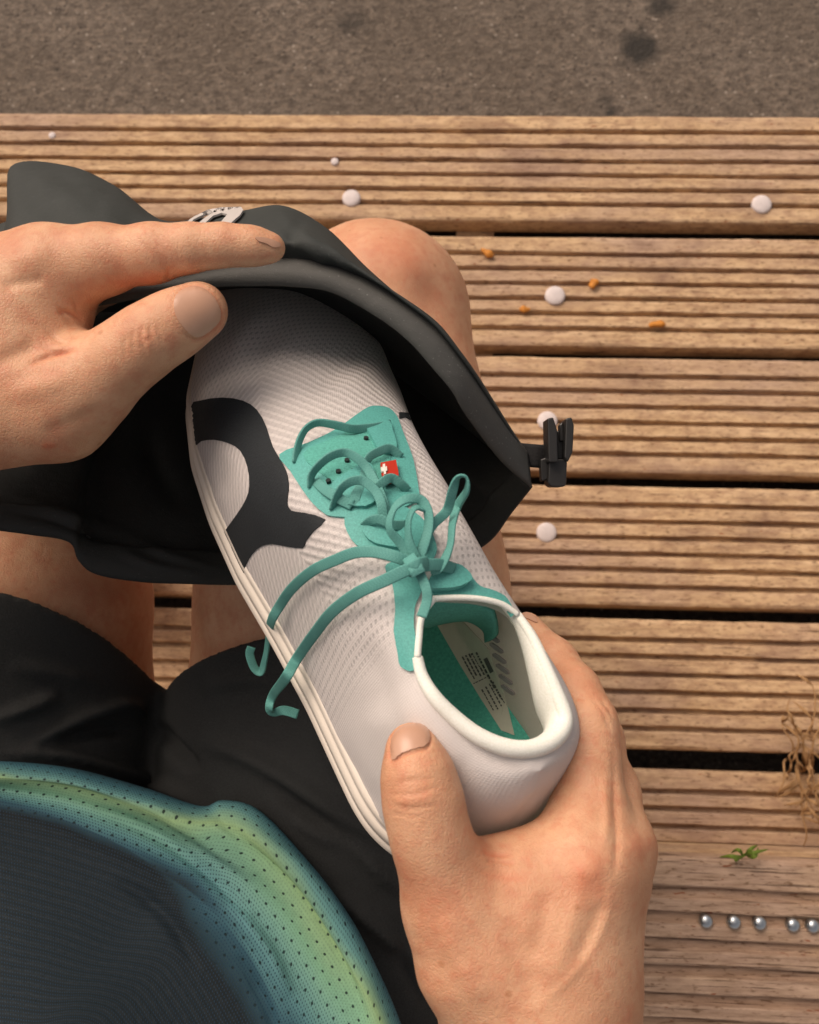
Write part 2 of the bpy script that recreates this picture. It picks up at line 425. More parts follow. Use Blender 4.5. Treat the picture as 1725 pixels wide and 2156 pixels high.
def translucent(m, c, fac):
    tr = m.n('BsdfTranslucent'); tr.inputs['Color'].default_value = (*c, 1); mx = m.n('MixShader'); mx.inputs[0].default_value = fac
    o = m.t.nodes['Material Output']; m.l(m.b.outputs[0], mx.inputs[1]); m.l(tr.outputs[0], mx.inputs[2]); m.l(mx.outputs[0], o.inputs['Surface'])
def mat_knit():
    """white knitted upper: ribs that run askew over the forefoot, a field of pin holes, plain heel"""
    m = NT('white_knit', .85, .2); uv = m.coord('UV'); s = m.sep(uv)
    x, y = s[0], s[1]                              # metres along the shoe / around it
    rib = m.math('SINE', m.math('MULTIPLY', m.math('ADD', m.math('MULTIPLY', x, .70), m.math('MULTIPLY', m.math('ABSOLUTE', m.math('SUBTRACT', y, .052)), -.72)), 2*math.pi/.0030))
    ribm = m.math('MULTIPLY', m.ramp(x, [(.075, 0), (.095, 1), (.200, 1), (.222, 0)]), 1.)
    # pin holes
    hx = m.math('ABSOLUTE', m.math('SINE', m.math('MULTIPLY', x, math.pi/.0030))); hy = m.math('ABSOLUTE', m.math('SINE', m.math('MULTIPLY', m.math('ADD', y, m.math('MULTIPLY', x, .5)), math.pi/.0024)))
    hole = m.ramp(m.math('MULTIPLY', hx, hy), [(.62, 0), (.85, 1)])
    holem = m.ramp(x, [(.03, 0), (.045, .8), (.085, .8), (.10, .25), (.19, .35), (.215, .75), (.232, .6), (.238, 0)])
    f = m.noise(uv, 1500, 2, .7)
    c = m.mix(m.math('MULTIPLY', m.ramp(rib, [(0, .55), (.6, 0)]), ribm), (.86, .81, .795), (.55, .515, .51))
    c = m.mix(m.math('MULTIPLY', m.math('MULTIPLY', hole, holem), .75), c, (.33, .33, .335))
    c = m.mix(m.math('MULTIPLY', f, .25), c, (.68, .635, .625))
    m.col(c)
    wf = m.math('MULTIPLY', m.math('SINE', m.math('MULTIPLY', m.math('ADD', x, y), 2*math.pi/.0017)), m.math('SINE', m.math('MULTIPLY', m.math('SUBTRACT', x, y), 2*math.pi/.0017)))
    f = m.math('ADD', f, m.math('MULTIPLY', wf, .35))
    h = m.math('ADD', m.math('MULTIPLY', m.math('MULTIPLY', rib, ribm), .5), m.math('SUBTRACT', m.math('MULTIPLY', f, .5), m.math('MULTIPLY', m.math('MULTIPLY', hole, holem), 1.)))
    m.nrm(m.bump(h, .5, .0006))
    translucent(m, (.8, .78, .74), .30)
    return m.m
def mat_print():
    """running shirt: blue to green halftone band with pin holes, navy mesh body"""
    m = NT('shirt_print', .75, .25); uv = m.coord('UV'); s = m.sep(uv); x, y = s[0], s[1]
    at = m.n('Attribute', attribute_name='tint').outputs['Fac']
    n = m.noise(m.mapped(uv, (6, 10, 1)), 1, 3, .5)
    t = m.math('ADD', at, m.math('MULTIPLY', m.math('SUBTRACT', n, .5), .36))
    c = m.ramp(t, [(0, (.020, .085, .120)), (.10, (.06, .215, .265)), (.20, (.14, .37, .35)), (.30, (.33, .55, .28)), (.42, (.24, .52, .34)), (.55, (.19, .44, .38)), (.68, (.11, .30, .32)), (.78, (.03, .105, .145)), (.86, (.008, .014, .017)), (.94, (.013, .021, .026))])
    ht = m.math('MULTIPLY', m.math('SINE', m.math('MULTIPLY', m.math('ADD', x, y), math.pi/.00165)), m.math('SINE', m.math('MULTIPLY', m.math('SUBTRACT', x, y), math.pi/.00165)))
    c = m.mix(m.math('MULTIPLY', m.ramp(ht, [(.5, 0), (.62, 1)]), m.ramp(t, [(.12, .95), (.27, .15), (.45, .35), (.58, .75), (.76, .95)])), c, (.012, .045, .085))
    gx = m.math('SUBTRACT', m.math('FRACT', m.math('DIVIDE', m.math('ADD', x, m.math('MULTIPLY', y, .5)), .0072)), .5)
    gy = m.math('SUBTRACT', m.math('FRACT', m.math('DIVIDE', y, .0062)), .5)
    dd = m.math('SQRT', m.math('ADD', m.math('POWER', gx, 2.), m.math('POWER', gy, 2.)))
    hole = m.ramp(dd, [(.085, 1), (.13, 0)])
    hole = m.math('MULTIPLY', hole, m.ramp(t, [(.80, 1), (.86, .35)]))
    c = m.mix(m.math('MULTIPLY', hole, .92), c, (.006, .018, .02))
    rib = m.math('MULTIPLY', m.math('SINE', m.math('MULTIPLY', y, 2*math.pi/.0046)), m.ramp(t, [(.84, 0), (.93, 1)]))
    wv_ = m.noise(m.mapped(uv, (260, 900, 1)), 1, 3, .7)
    c = m.mix(m.math('MULTIPLY', m.math('MULTIPLY', m.math('ADD', rib, 1.), m.ramp(wv_, [(.35, 0), (.7, 1)])), .20), c, (.046, .058, .064))
    m.col(c); f = m.noise(uv, 1600, 2)
    m.nrm(m.bump(m.math('ADD', m.math('SUBTRACT', f, hole), m.math('MULTIPLY', m.math('MULTIPLY', rib, wv_), .35)), .4, .0007))
    return m.m
def mat_lace():
    m = NT('teal_lace', .7, .3); uv = m.coord('UV'); s = m.sep(uv)
    a = m.math('SINE', m.math('MULTIPLY', m.math('ADD', s[0], m.math('MULTIPLY', m.math('ABSOLUTE', s[1]), .7)), 2*math.pi/.0011))
    b = m.math('SINE', m.math('MULTIPLY', s[1], 2*math.pi/.0010))
    n = m.noise(m.coord(), 900, 3, .7); n2 = m.noise(m.coord(), 120, 3, .6)
    f = m.math('ADD', m.math('MULTIPLY', m.math('MULTIPLY', a, b), .35), m.math('MULTIPLY', n, .5))
    c = m.mix(m.math('ADD', m.math('MULTIPLY', f, .7), .3), (.065, .27, .243), (.135, .395, .357)); c = m.mix(m.ramp(n2, [(.4, .35), (.6, 0)]), c, (.06, .255, .23)); m.col(c)
    m.nrm(m.bump(f, .28, .0004)); return m.m
def mat_bag(name, c, rough):
    m = NT(name, rough, .28); co = m.coord()
    n = m.noise(co, 20, 5, .6); f = m.noise(co, 1600, 2, .6); wr = m.noise(m.mapped(co, (1, 1.6, 1)), 55, 4, .55)
    lint = m.noise(co, 700, 2, .6)
    b = m.mix(n, tuple(x*.75 for x in c), tuple(x*1.25 for x in c))
    m.col(m.mix(m.ramp(lint, [(.66, 0), (.74, .5)]), b, tuple(x*2.6+.01 for x in c)))
    m.nrm(m.bump(m.math('ADD', m.math('MULTIPLY', n, 3.), m.math('ADD', m.math('MULTIPLY', wr, 2.), m.math('MULTIPLY', f, .5))), .35, .001)); return m.m
wood = mat_wood(); bench_wood = mat_wood('bench_wood', .26, .575); asph = mat_asphalt(); skin = mat_skin()
teal = cloth('teal_overlay', (.070, .32, .29), .55, 1500, .15, .10)
teal_dark = cloth('teal_lining', (.07, .32, .27), .9, 1200, .4, .15)
insole_m = cloth('teal_insole', (.06, .40, .32), .9, 900, .6, .1)
knit = mat_knit(); lace_m = mat_lace()
black_print = cloth('black_logo', (.012, .016, .019), .7, 1200, .3, .15)
foam = plain('white_foam', (.72, .66, .58), .6, 0, .3, .06, 60, .1)
collar_m = cloth('white_collar', (.77, .79, .71), .8, 1400, .25, .04)
lining_m = NT('white_lining', .9, .2); lining_m.col(lining_m.mix(lining_m.noise(lining_m.coord(), 900, 3), (.70, .72, .65), (.84, .85, .78))); translucent(lining_m, (.85, .86, .78), .40); lining_m = lining_m.m
shorts_m = cloth('black_shorts', (.023, .025, .025), .85, 1000, .5, .3)
shirt_m = mat_print()
bag_m = mat_bag('bag_fabric', (.036, .042, .041), .72); rim_m = mat_bag('bag_rim', (.080, .082, .078), .68); bagin_m = mat_bag('bag_lining', (.028, .031, .030), .6)
nail_m = plain('nail', (.52, .295, .20), .33, 0, .5, .10, 160)
plastic = plain('black_plastic', (.018, .018, .018), .38)
web_m = cloth('black_webbing', (.016, .016, .017), .8, 1400, .6, .2)
cap_m = plain('white_cap', (.60, .54, .53), .6, 0, .4, .22, 140, .3)
zinc = plain('zinc', (.50, .55, .58), .34, 1., .5, .1, 300)

# ================================================================== the setting
g = [(-30, -30, -.16), (30, -30, -.16), (30, 30, -.16), (-30, 30, -.16)]
ground = mesh_obj('ground', g, [(0, 1, 2, 3)], asph, smooth=False); tag(ground, 'grey brown asphalt with dark stains', None, None, 'structure')

def smooth_noise(n, step, amp):
    k = max(4, int(n/step)+3); q = RNG.normal(0, 1, k); return np.interp(np.arange(n)/step, np.arange(k), q)*amp
def plank_mesh(width, x0, x1, thick=.028, ng=6, first=.025, pitch=.0178, depth=.0075, half=.0027):
    ys = [0.0, .0012, .004]; zs = [-.004, -.0012, 0]; kind = [0, 0, 1]
    for k in range(ng):
        c = first+k*pitch
        for dy, z in ((-half-.0012, 0), (-half-.0003, -.0006), (-half+.0003, -.0030), (-half+.0009, -depth), (half-.0009, -depth), (half-.0003, -.0030), (half+.0003, -.0006), (half+.0012, 0)):
            ys.append(c+dy); zs.append(z)
    ys += [width-.004, width-.0012, width]; zs += [0, -.0012, -.004]
    ys = np.array(ys+[width, 0.]); zs = np.array(zs+[-thick, -thick])
    n = int((x1-x0)/.006); xs = np.linspace(x0, x1, n); m = len(ys)
    Y = np.tile(ys, (n, 1)); Z = np.tile(zs, (n, 1))
    for j in range(m-2):
        Y[:, j] += smooth_noise(n, 5, .00022)+smooth_noise(n, 1.7, .00018)
        Z[:, j] += smooth_noise(n, 6, .00022)+smooth_noise(n, 1.3, .00016)
    for k in range(ng):                            # grooves wander as one
        s = slice(3+8*k, 11+8*k); Y[:, s] += smooth_noise(n, 40, .00035)[:, None]
    for k in range(ng+1):                          # ridge tops wear unevenly
        d = np.minimum(smooth_noise(n, 12, .0004), .0001)
        a = 2+8*k; Z[:, a:a+2] += d[:, None]
    V = np.stack([np.tile(xs[:, None], (1, m)), Y, Z], -1).reshape(-1, 3)
    f = grid_faces(n, m, True)
    f = [tuple(t) for t in f[:, ::-1].tolist()]+[tuple(range(m)), tuple(range((n-1)*m, n*m))[::-1]]
    return V, f
def dome(name, c, r, h, mat, parent, ns=20, nr=6, rim=.0):
    V = []; f = []
    for i in range(nr+1):
        a = i/nr*math.pi/2
        for j in range(ns):
            b = 2*math.pi*j/ns; V.append((c[0]+r*math.cos(a)*math.cos(b), c[1]+r*math.cos(a)*math.sin(b), c[2]+h*math.sin(a)))
    k = len(V)
    for j in range(ns): V.append((c[0]+r*math.cos(2*math.pi*j/ns), c[1]+r*math.sin(2*math.pi*j/ns), c[2]-.004))
    for i in range(nr):
        for j in range(ns): f.append((i*ns+j, i*ns+(j+1) % ns, (i+1)*ns+(j+1) % ns, (i+1)*ns+j))
    for j in range(ns): f.append((k+j, k+(j+1) % ns, (j+1) % ns, j))
    return mesh_obj(name, V, f, mat, parent)

deck = empty('wooden_deck'); tag(deck, 'lower step of grooved tan deck planks, white caps, between asphalt and bench', 'deck')
far = [onz(1350, 243, 0)[1]]+[onz(1350, v, 0)[1] for v in (498, 753, 1024, 1303, 1619)]      # far edge of each plank
near = [onz(1350, v, 0)[1] for v in (467, 730, 996, 1277, 1577)]+[onz(1350, 1619, 0)[1]-.128]
far += [near[5]-.016]; near += [far[6]-.13]
Y0 = far[0]; planks = []
for k in range(7):
    wd_ = far[k]-near[k]
    V, f = plank_mesh(wd_, -1.3, 1.3, pitch=(wd_-.042)/5, first=.0205)
    V[:, 1] += near[k]; V[:, 2] += [0, -.001, .0, .001, 0, -.002, 0][k]
    planks.append(mesh_obj('plank', V, f, wood, deck, smooth=False))
for x in (-1.1, -.55, 0.02, .58, 1.15):
    V = [(x+a*.022, b, c) for a in (-1, 1) for b in (-.5, Y0-.05) for c in (-.12, -.029)]
    mesh_obj('joist', V, [(0, 1, 3, 2), (4, 6, 7, 5), (0, 4, 5, 1), (2, 3, 7, 6), (0, 2, 6, 4), (1, 5, 7, 3)], wood, deck, smooth=False)
V = [(a, b, c) for a in (-1.3, 1.3) for b in (Y0-.045, Y0-.018) for c in (-.157, -.0295)]  # unseen board, added to keep daylight out from under the planks
mesh_obj('light_baffle', V, [(0, 1, 3, 2), (4, 6, 7, 5), (0, 4, 5, 1), (2, 3, 7, 6), (0, 2, 6, 4), (1, 5, 7, 3)], wood, deck, smooth=False)
for (u, v, r, k) in [(740, 417, .0105, 0), (1604, 430, .0112, 0), (110, 285, .0042, 0), (705, 340, .0045, 0), (1169, 622, .0112, 1), (1153, 886, .0108, 2), (1151, 1121, .0108, 3)]:
    q = onz(u, v, .001); dome('nail_cap', q, r, .0030 if r > .008 else .0015, cap_m, planks[k])

SEAT = .30
bench = empty('wooden_bench'); tag(bench, 'raised greyish plank seat at the lower right with a row of silver screws', 'bench')
ys_ = onz(1550, 1808, SEAT)[1]; xs_ = onz(1550, 1808, SEAT)[0]
sp = []
for k in range(4):
    V, f = plank_mesh(.139, -1.3, 1.3, depth=.0055, half=.0038)
    V[:, 1] += ys_-.139-k*.145; V[:, 2] += SEAT; V[:, 1] -= (V[:, 0]-xs_)*.010
    sp.append(mesh_obj('plank', V, f, bench_wood, bench, smooth=False))
V = [(a, ys_-.02-b, c) for a in (-1.3, 1.3) for b in (0, .03) for c in (-.03, SEAT-.030)]
mesh_obj('riser', V, [(0, 1, 3, 2), (4, 6, 7, 5), (0, 4, 5, 1), (2, 3, 7, 6), (0, 2, 6, 4), (1, 5, 7, 3)], wood, bench, smooth=False)
for (u, v) in [(1487, 1940), (1546, 1942), (1600, 1944), (1670, 1948), (1712, 1950)]:
    q = onz(u, v, SEAT+.002); dome('screw_head', q, .0048, .0032, zinc, sp[0])

# ---- small litter on the planks
bud_m = plain('dried_bud', (.52, .20, .035), .7, 0, .3, .4, 200, .5)
def bud(u, v, ln, wd, ang, label):
    c = onz(u, v, .003); n = 14; m_ = 8; V = []
    for i in range(n):
        t = i/(n-1); r = wd*math.sin(math.pi*(.06+.88*t))**.7*(1+.25*math.sin(7*t+u)); b = .25*ln*math.sin(2.2*t+v)
        for j in range(m_):
            a = 2*math.pi*j/m_; rr = r*(1+.2*math.sin(3*a+u))
            x = (t-.5)*ln; y = rr*math.cos(a)+b*.3; z = rr*.6*math.sin(a)
            V.append((c[0]+x*math.cos(ang)-y*math.sin(ang), c[1]+x*math.sin(ang)+y*math.cos(ang), c[2]+z))
    f = [tuple(t) for t in grid_faces(n, m_, True).tolist()]+[tuple(range(m_))[::-1], tuple(range((n-1)*m_, n*m_))]
    tag(mesh_obj('dried_bud', V, f, bud_m), label, 'bud', 'dried buds fallen on the deck')
bud(1027, 531, .016, .0042, -.5, 'orange dried bud on the deck closest to the bare knee')
bud(1252, 598, .012, .0052, 1.1, 'roundish orange bud on the deck just right of a white cap')
bud(1105, 650, .012, .0035, .1, 'tiny orange bud on the deck just below left of a white cap')
bud(1384, 685, .018, .0042, .05, 'flat orange bud on the deck, farthest right of the four')
leaf_m = plain('green_leaf', (.16, .24, .03), .5, 0, .4, .35, 120)
dry_m = plain('dry_stem', (.34, .20, .095), .85, 0, .2, .4, 150, .4)
def blade(name, pts, wd, mat, parent):
    p = cr(pts, 5); k = len(p); t = np.linspace(0, 1, k); ww = wd*np.sin(np.pi*(.08+.9*t))**.8
    T = np.gradient(p, axis=0); s = np.cross(T, np.array([0, 0, 1.])); s /= np.linalg.norm(s, axis=1, keepdims=True)+1e-9
    up_ = np.array([0, 0, .25])*ww[:, None]
    V = np.stack([p-s*ww[:, None]/2+up_, p, p+s*ww[:, None]/2+up_], 1).reshape(-1, 3)
    o = mesh_obj(name, V, grid_faces(k, 3), mat, parent); solidify(o, .0004, 0); return o
spr = empty('grass_sprig'); tag(spr, 'small fresh green leafy sprig on the far edge of the bench', 'sprig')
zz = lambda u, v, z: onz(u, v, z)
for a in [[(1562, 1800), (1582, 1795), (1602, 1792), (1634, 1784)], [(1562, 1801), (1556, 1790), (1546, 1786), (1530, 1794)], [(1574, 1802), (1588, 1806), (1600, 1800), (1606, 1780)], [(1566, 1804), (1546, 1806), (1526, 1803), (1498, 1806)], [(1570, 1802), (1578, 1790), (1590, 1780), (1604, 1774)]]:
    blade('leaf', [zz(1568+(u-1568)*.75, 1800+(v-1800)*.75, SEAT+.004+.010*math.sin(k*1.0)) for k, (u, v) in enumerate(a)], .0028, leaf_m, spr)
tube('stem', [zz(1548, 1812, SEAT+.002), zz(1558, 1806, SEAT+.004), zz(1568, 1801, SEAT+.006)], [.0012, .0008], leaf_m, spr)
weed = empty('dried_weed'); tag(weed, 'withered brown weed growing out of the wide plank gap at right', 'weed')
ww_ = random.Random(5)
for i in range(13):
    u0 = ww_.uniform(1655, 1715); v0 = ww_.uniform(1590, 1640); du = ww_.uniform(-70, 60); L = ww_.uniform(60, 190)*(1 if i % 2 else -1)
    pts = [zz(u0, v0, -.03)] + [zz(u0+du*t*.6+ww_.uniform(-9, 9), v0+L*t, .008+.05*t*(1.2-t)+ww_.uniform(0, .006)) for t in (.1, .35, .6, .85, 1.)]
    tube('stem', pts, [.0014, .0010, .0005], dry_m, weed, n=5, ns=6)
    for k in range(3):
        q = pts[ww_.randint(2, 5)]; e = q+np.array([ww_.uniform(-.024, .024), ww_.uniform(-.02, .02), ww_.uniform(-.004, .008)])
        blade('leaf', [q, (q+e)/2+np.array([0, 0, .005]), e], ww_.uniform(.0015, .0035), dry_m, weed)

# ================================================================== the shoe
shoe = empty('running_shoe'); tag(shoe, 'white knit running shoe with teal laces, toe pushed into the dark bag', 'shoe')
ax2 = np.array([.43, .9]); ax2 /= np.linalg.norm(ax2); p2 = np.array([ax2[1], -ax2[0]])
psi, phi = math.radians(28), math.radians(28)
sa = np.array([ax2[0]*math.cos(psi), ax2[1]*math.cos(psi), -math.sin(psi)]); spv = np.array([p2[0], p2[1], 0])
sn = np.cross(sa, spv); sn = sn if sn[2] < 0 else -sn
se = math.cos(phi)*spv-math.sin(phi)*sn; su = math.sin(phi)*spv+math.cos(phi)*sn
SO = px(600, 588, .52)-su*.012
def SH(x, y, z): return W(SO+np.multiply.outer(x, sa)+np.multiply.outer(y, se)+np.multiply.outer(z, su))
tx = [-.002, 0, .003, .008, .02, .04, .07, .10, .13, .16, .19, .22, .25, .262, .272, .282, .288, .292, .2945, .296]
tl = [-.0135, -.022, -.028, -.034, -.044, -.055, -.069, -.075, -.076, -.074, -.069, -.065, -.063, -.062, -.0595, -.0535, -.047, -.041, -.035, -.027]
tr = [-.0135, -.004, .001, .006, .010, .015, .021, .018, .0095, .0010, -.0050, -.0040, .0010, .0035, .0038, .0005, -.006, -.013, -.019, -.027]
thx = [-.002, .0, .02, .05, .09, .13, .16, .19, .22, .25, .296]; thh = [.022, .028, .040, .048, .056, .070, .082, .090, .090, .088, .080]
def lut(x, xs, ys):
    """smooth table lookup"""
    xs = np.array(xs); f = lambda q: np.interp(q, xs, ys); return (f(x-.003)+2*f(x)+f(x+.003))/4 if np.ndim(x) else f(x)
sx = np.concatenate([-.002+.010*np.linspace(0, 1, 9, endpoint=False)**1.6, np.linspace(.008, .276, 120, endpoint=False), .296-.020*np.linspace(1, 0, 18)**1.8])
yl = np.interp(sx, tx, tl); yr_ = np.interp(sx, tx, tr); hh = np.interp(sx, thx, thh)
def ker(a, r=3):
    q = np.pad(a, r, mode='reflect', reflect_type='odd'); return np.convolve(q, np.hanning(2*r+3)[1:-1]/np.hanning(2*r+3)[1:-1].sum(), 'valid')
yl, yr_, hh = ker(yl), ker(yr_), ker(hh, 5); yl[0] = yr_[0] = -.0135; yl[-1] = yr_[-1] = -.027
MS = .018
NG = 96
rows = []; uvs = []
for i, x in enumerate(sx):
    c, wd, h = (yl[i]+yr_[i])/2, (yr_[i]-yl[i])/2, hh[i]
    k = np.clip((x-.10)/.08, 0, 1); tip = np.clip((x+.002)/.03, 0, 1)**.5*np.clip((.296-x)/.012, 0, 1)**.35
    cp = [(-.99, MS-.004), (-1.0, MS+.002), (-.99, MS+(h-MS)*(.25+.1*k)), (-.88-.05*k, MS+(h-MS)*(.60+.10*k)), (-.55-.13*k, MS+(h-MS)*(.88+.06*k)), (0, h)]
    cp = cp+[(-a, b) for a, b in cp[::-1][1:]]
    s = cr(cp, 12); t = np.linspace(0, len(s)-1, NG)
    y = np.interp(t, np.arange(len(s)), s[:, 0])*wd+c; z = np.interp(t, np.arange(len(s)), s[:, 1])
    lean = .008*np.clip((x-.25)/.046, 0, 1)**2       # heel counter leans forward at the top
    rows.append(SH(x-lean*(z/h)+.004*np.clip((x-.22)/.07, 0, 1)**2*np.sin(np.pi*np.clip(z/h, 0, 1)), y, z))
    uvs.append(np.stack([np.full(NG, max(x, 0)), np.concatenate([[0], np.cumsum(np.hypot(np.diff(y), np.diff(z)))])], 1))
G = np.array(rows); UV = np.array(uvs).reshape(-1, 2)
sv = G.reshape(-1, 3); sf = grid_faces(len(sx), NG)
if normals(sv, sf)[(60*NG)+NG//2]@(CAM-sv[60*NG+NG//2]) < 0: sf = sf[:, ::-1]
snr = normals(sv, sf)
# creases of the toe box, the dip beside the eyelets, the puckered heel
sv = strokes(sv, snr, [([(700, 830), (780, 760), (850, 700)], 40, .0016), ([(640, 820), (720, 780), (800, 730)], 26, -.0014),
    ([(480, 760), (520, 690), (560, 650)], 22, .0012), ([(530, 800), (560, 720), (600, 660)], 24, -.0014), ([(480, 960), (470, 1010), (450, 1040)], 20, -.0008),
    ([(620, 960), (700, 1080), (800, 1180)], 40, -.0010), ([(760, 1340), (790, 1440), (800, 1520)], 38, -.0018), ([(860, 1440), (890, 1530), (960, 1620)], 45, .0016),
    ([(930, 1480), (1010, 1580), (1110, 1625)], 20, -.0016), ([(1080, 1740), (1110, 1690), (1150, 1660)], 9, -.0009), ([(700, 1560), (760, 1660), (800, 1720)], 26, -.0010), ([(980, 1640), (1060, 1680), (1140, 1650)], 40, .0012)])
SB = bvh_of(sv, sf)                                # closed last, used to lay the overlays on
opening = np.array([(912, 1262), (888, 1300), (882, 1350), (880, 1385), (890, 1425), (915, 1468), (955, 1510), (1005, 1548), (1060, 1572), (1110, 1578), (1152, 1566), (1180, 1540), (1187, 1508), (1168, 1455), (1144, 1400), (1118, 1343), (1088, 1296), (1055, 1274), (1010, 1263), (960, 1260)], float)
op = cr(opening, 6, True)
uvp, dep = proj(sv); uvp_c = uvp[sf].mean(1); nf = normals(sv, sf)[sf].mean(1)
def inpoly(q, p):
    r = np.zeros(len(q), bool)
    for i in range(len(p)):
        a, b = p[i], p[(i+1) % len(p)]
        r ^= ((a[1] > q[:, 1]) != (b[1] > q[:, 1])) & (q[:, 0] < (b[0]-a[0])*(q[:, 1]-a[1])/(b[1]-a[1]+1e-12)+a[0])
    return r
cen = sv[sf].mean(1)
front = (nf*(CAM-cen)).sum(1) > 0
keep = ~(inpoly(uvp_c, op) & front)
kv = np.zeros(len(sv), bool); kv[sf[keep].ravel()] = True; rv = np.zeros(len(sv), bool); rv[sf[~keep].ravel()] = True
for i in np.where(kv & rv)[0]:                     # draw the cut edge onto the drawn opening
    dq = ((op-uvp[i])**2).sum(1); j = dq.argmin(); hq = hit(SB, *op[j])
    if hq and dq[j] < 20**2: sv[i] = hq[0]
upper = mesh_obj('upper', sv, sf[keep], knit, shoe, uv=UV)
# white lining, set inside the knit
liv = sv-snr*.0032
zone = UV[sf][:, :, 0].mean(1) > .10
lining = mesh_obj('lining', liv, sf[keep & zone][:, ::-1], lining_m, shoe, uv=UV)
# padded collar along the opening
rim = []
for q in opening:
    hq = hit(SB, *q); kk = 0
    while hq is None and kk < 40:                  # just past the outline: step back towards the middle
        kk += 1; q = q+(opening.mean(0)-q)*.02; hq = hit(SB, *q)
    rim.append(hq[0]+hq[1]*.0006); pass
rim = np.array(rim)
back = list(range(3, 16))                          # padded part
rr = [.0016, .0030, .0037, .0042, .0044, .0045, .0046, .0047, .0047, .0046, .0045, .0044, .0043, .0040, .0034, .0020]
pts = [rim[3]]+[rim[i] for i in back]+[rim[16]]
cen_o = rim.mean(0)
collar = tube('collar', [rim[i] for i in range(3, 17)], [.0017, .0020, .0023, .0025, .0027, .0028, .0028, .0028, .0027, .0025, .0023, .0021, .0018, .0013], collar_m, shoe, n=8, ns=14)
# padding inside the edge, running down into the shoe
sud = W(su)-W([0, 0, 0]); pad = []
ids = list(range(5, 18)); tpw = np.interp(np.arange(len(ids)), [0, 3, 8, 12], [.2, 1, 1, .06])
for (inw, dn) in ((.0, -.0020), (.0026, .0), (.0038, .004), (.0034, .009), (.0012, .015)):
    row = []
    for i, tw2 in zip(ids, tpw):
        h_ = cen_o-rim[i]; h_ = h_-sud*(h_@sud); h_ /= np.linalg.norm(h_)
        row.append(rim[i]+h_*inw*tw2-sud*dn*tw2)
    pad.append(row)
pad = loft(pad, 6, 8); o = mesh_obj('collar_lining', pad.reshape(-1, 3), grid_faces(*pad.shape[:2]), collar_m, shoe); solidify(o, .0008, 0)
pipe = cr([rim[i] for i in (16, 17, 18, 19, 0)], 6)
tube('piping', [rim[i]+(CAM-rim[i])*.003 for i in (16, 17, 18, 19, 0)], .0010, collar_m, shoe, n=8)
tube('piping', [rim[i]+(CAM-rim[i])*.003 for i in (0, 1, 2, 3)], .0011, collar_m, shoe, n=8)
# insole
iv = []; nx_ = 40
for x in np.linspace(.09, .272, nx_):
    a, b = np.interp(x, sx, yl)+.008, np.interp(x, sx, yr_)-.0025
    for t in np.linspace(0, 1, 13): iv.append(SH(x, a+(b-a)*t, .024+.010*abs(2*t-1)**3))
insole = mesh_obj('insole', iv, grid_faces(nx_, 13), insole_m, shoe)
IB = bvh_of(np.array(iv), grid_faces(nx_, 13))
# printed white strip along the insole and inner wall, with its lines of small type
ink = plain('label_ink', (.10, .11, .10), .8); strip_m = plain('label_white', (.60, .62, .52), .8, 0, .2, .08, 300)
def quad_strip(name, pts4, mat, parent, th=.0006):
    a, b, c, d = [np.array(q) for q in pts4]; n = np.cross(b-a, d-a); n /= np.linalg.norm(n)
    if n@(CAM-a) < 0: n = -n
    V = [q+n*th for q in (a, b, c, d)]+[q-n*th for q in (a, b, c, d)]
    return mesh_obj(name, V, [(0, 1, 2, 3), (7, 6, 5, 4), (0, 4, 5, 1), (1, 5, 6, 2), (2, 6, 7, 3), (3, 7, 4, 0)], mat, parent, smooth=False)
LB = bvh_of(liv, sf[keep & zone])
def inside_depth(u, v):
    best = None
    for B_ in (IB, LB):
        d = Vector(W(px(u, v, 1.0))-CAM).normalized(); l = B_.ray_cast(Vector(CAM), d)[0]
        if l is not None:
            dd = (l-Vector(CAM)).length
            if best is None or dd < best[0]: best = (dd, np.array(l))
    return best
IN = BVHTree.FromPolygons([tuple(map(float, q)) for q in np.concatenate([np.array(iv), liv])],
    [tuple(map(int, q)) for q in grid_faces(nx_, 13)]+[tuple(map(int, q+len(iv))) for q in sf[keep & zone]])
lab = patch('label', [(922, 1318), (972, 1304), (1016, 1350), (1048, 1418), (1070, 1490), (1084, 1548), (1056, 1538), (1012, 1470), (968, 1398)], IN, strip_m, shoe, .0004, 8, 0)
patch('label', [(1010, 1345), (1032, 1368), (1050, 1430), (1062, 1482), (1056, 1505), (1040, 1470), (1018, 1405), (1000, 1375)], IN, strip_m, shoe, .0005, 8, 0)
def type_line(u0, v0, u1, v1, wpx=2.6, seed=0):
    r = random.Random(seed); t = 0; L = math.hypot(u1-u0, v1-v0)
    nx2, ny2 = -(v1-v0)/L, (u1-u0)/L
    while t < L-3:
        w_ = r.uniform(3, 9); e = min(t+w_, L)
        a = (u0+(u1-u0)*t/L, v0+(v1-v0)*t/L); b = (u0+(u1-u0)*e/L, v0+(v1-v0)*e/L)
        patch('label_print', [(a[0]-nx2*wpx/2, a[1]-ny2*wpx/2), (b[0]-nx2*wpx/2, b[1]-ny2*wpx/2), (b[0]+nx2*wpx/2, b[1]+ny2*wpx/2), (a[0]+nx2*wpx/2, a[1]+ny2*wpx/2)], IN, ink, lab, .0003, 6, 0, lift=.0006)
        t = e+r.uniform(1.5, 3.5)
for k in range(4): type_line(975+k*7, 1383-k*3, 1000+k*7, 1430-k*3, 2.6, k)
for k in range(4): type_line(1016+k*8, 1452-k*6, 1042+k*8, 1500-k*6, 2.4, 10+k)
type_line(1006, 1372, 1046, 1450, 2, 30); type_line(998, 1440, 1034, 1422, 1.6, 31)
patch('label_print', [(1022, 1386), (1028, 1383), (1042, 1412), (1036, 1416)], IN, ink, lab, .0003, 6, 0, lift=.0006)
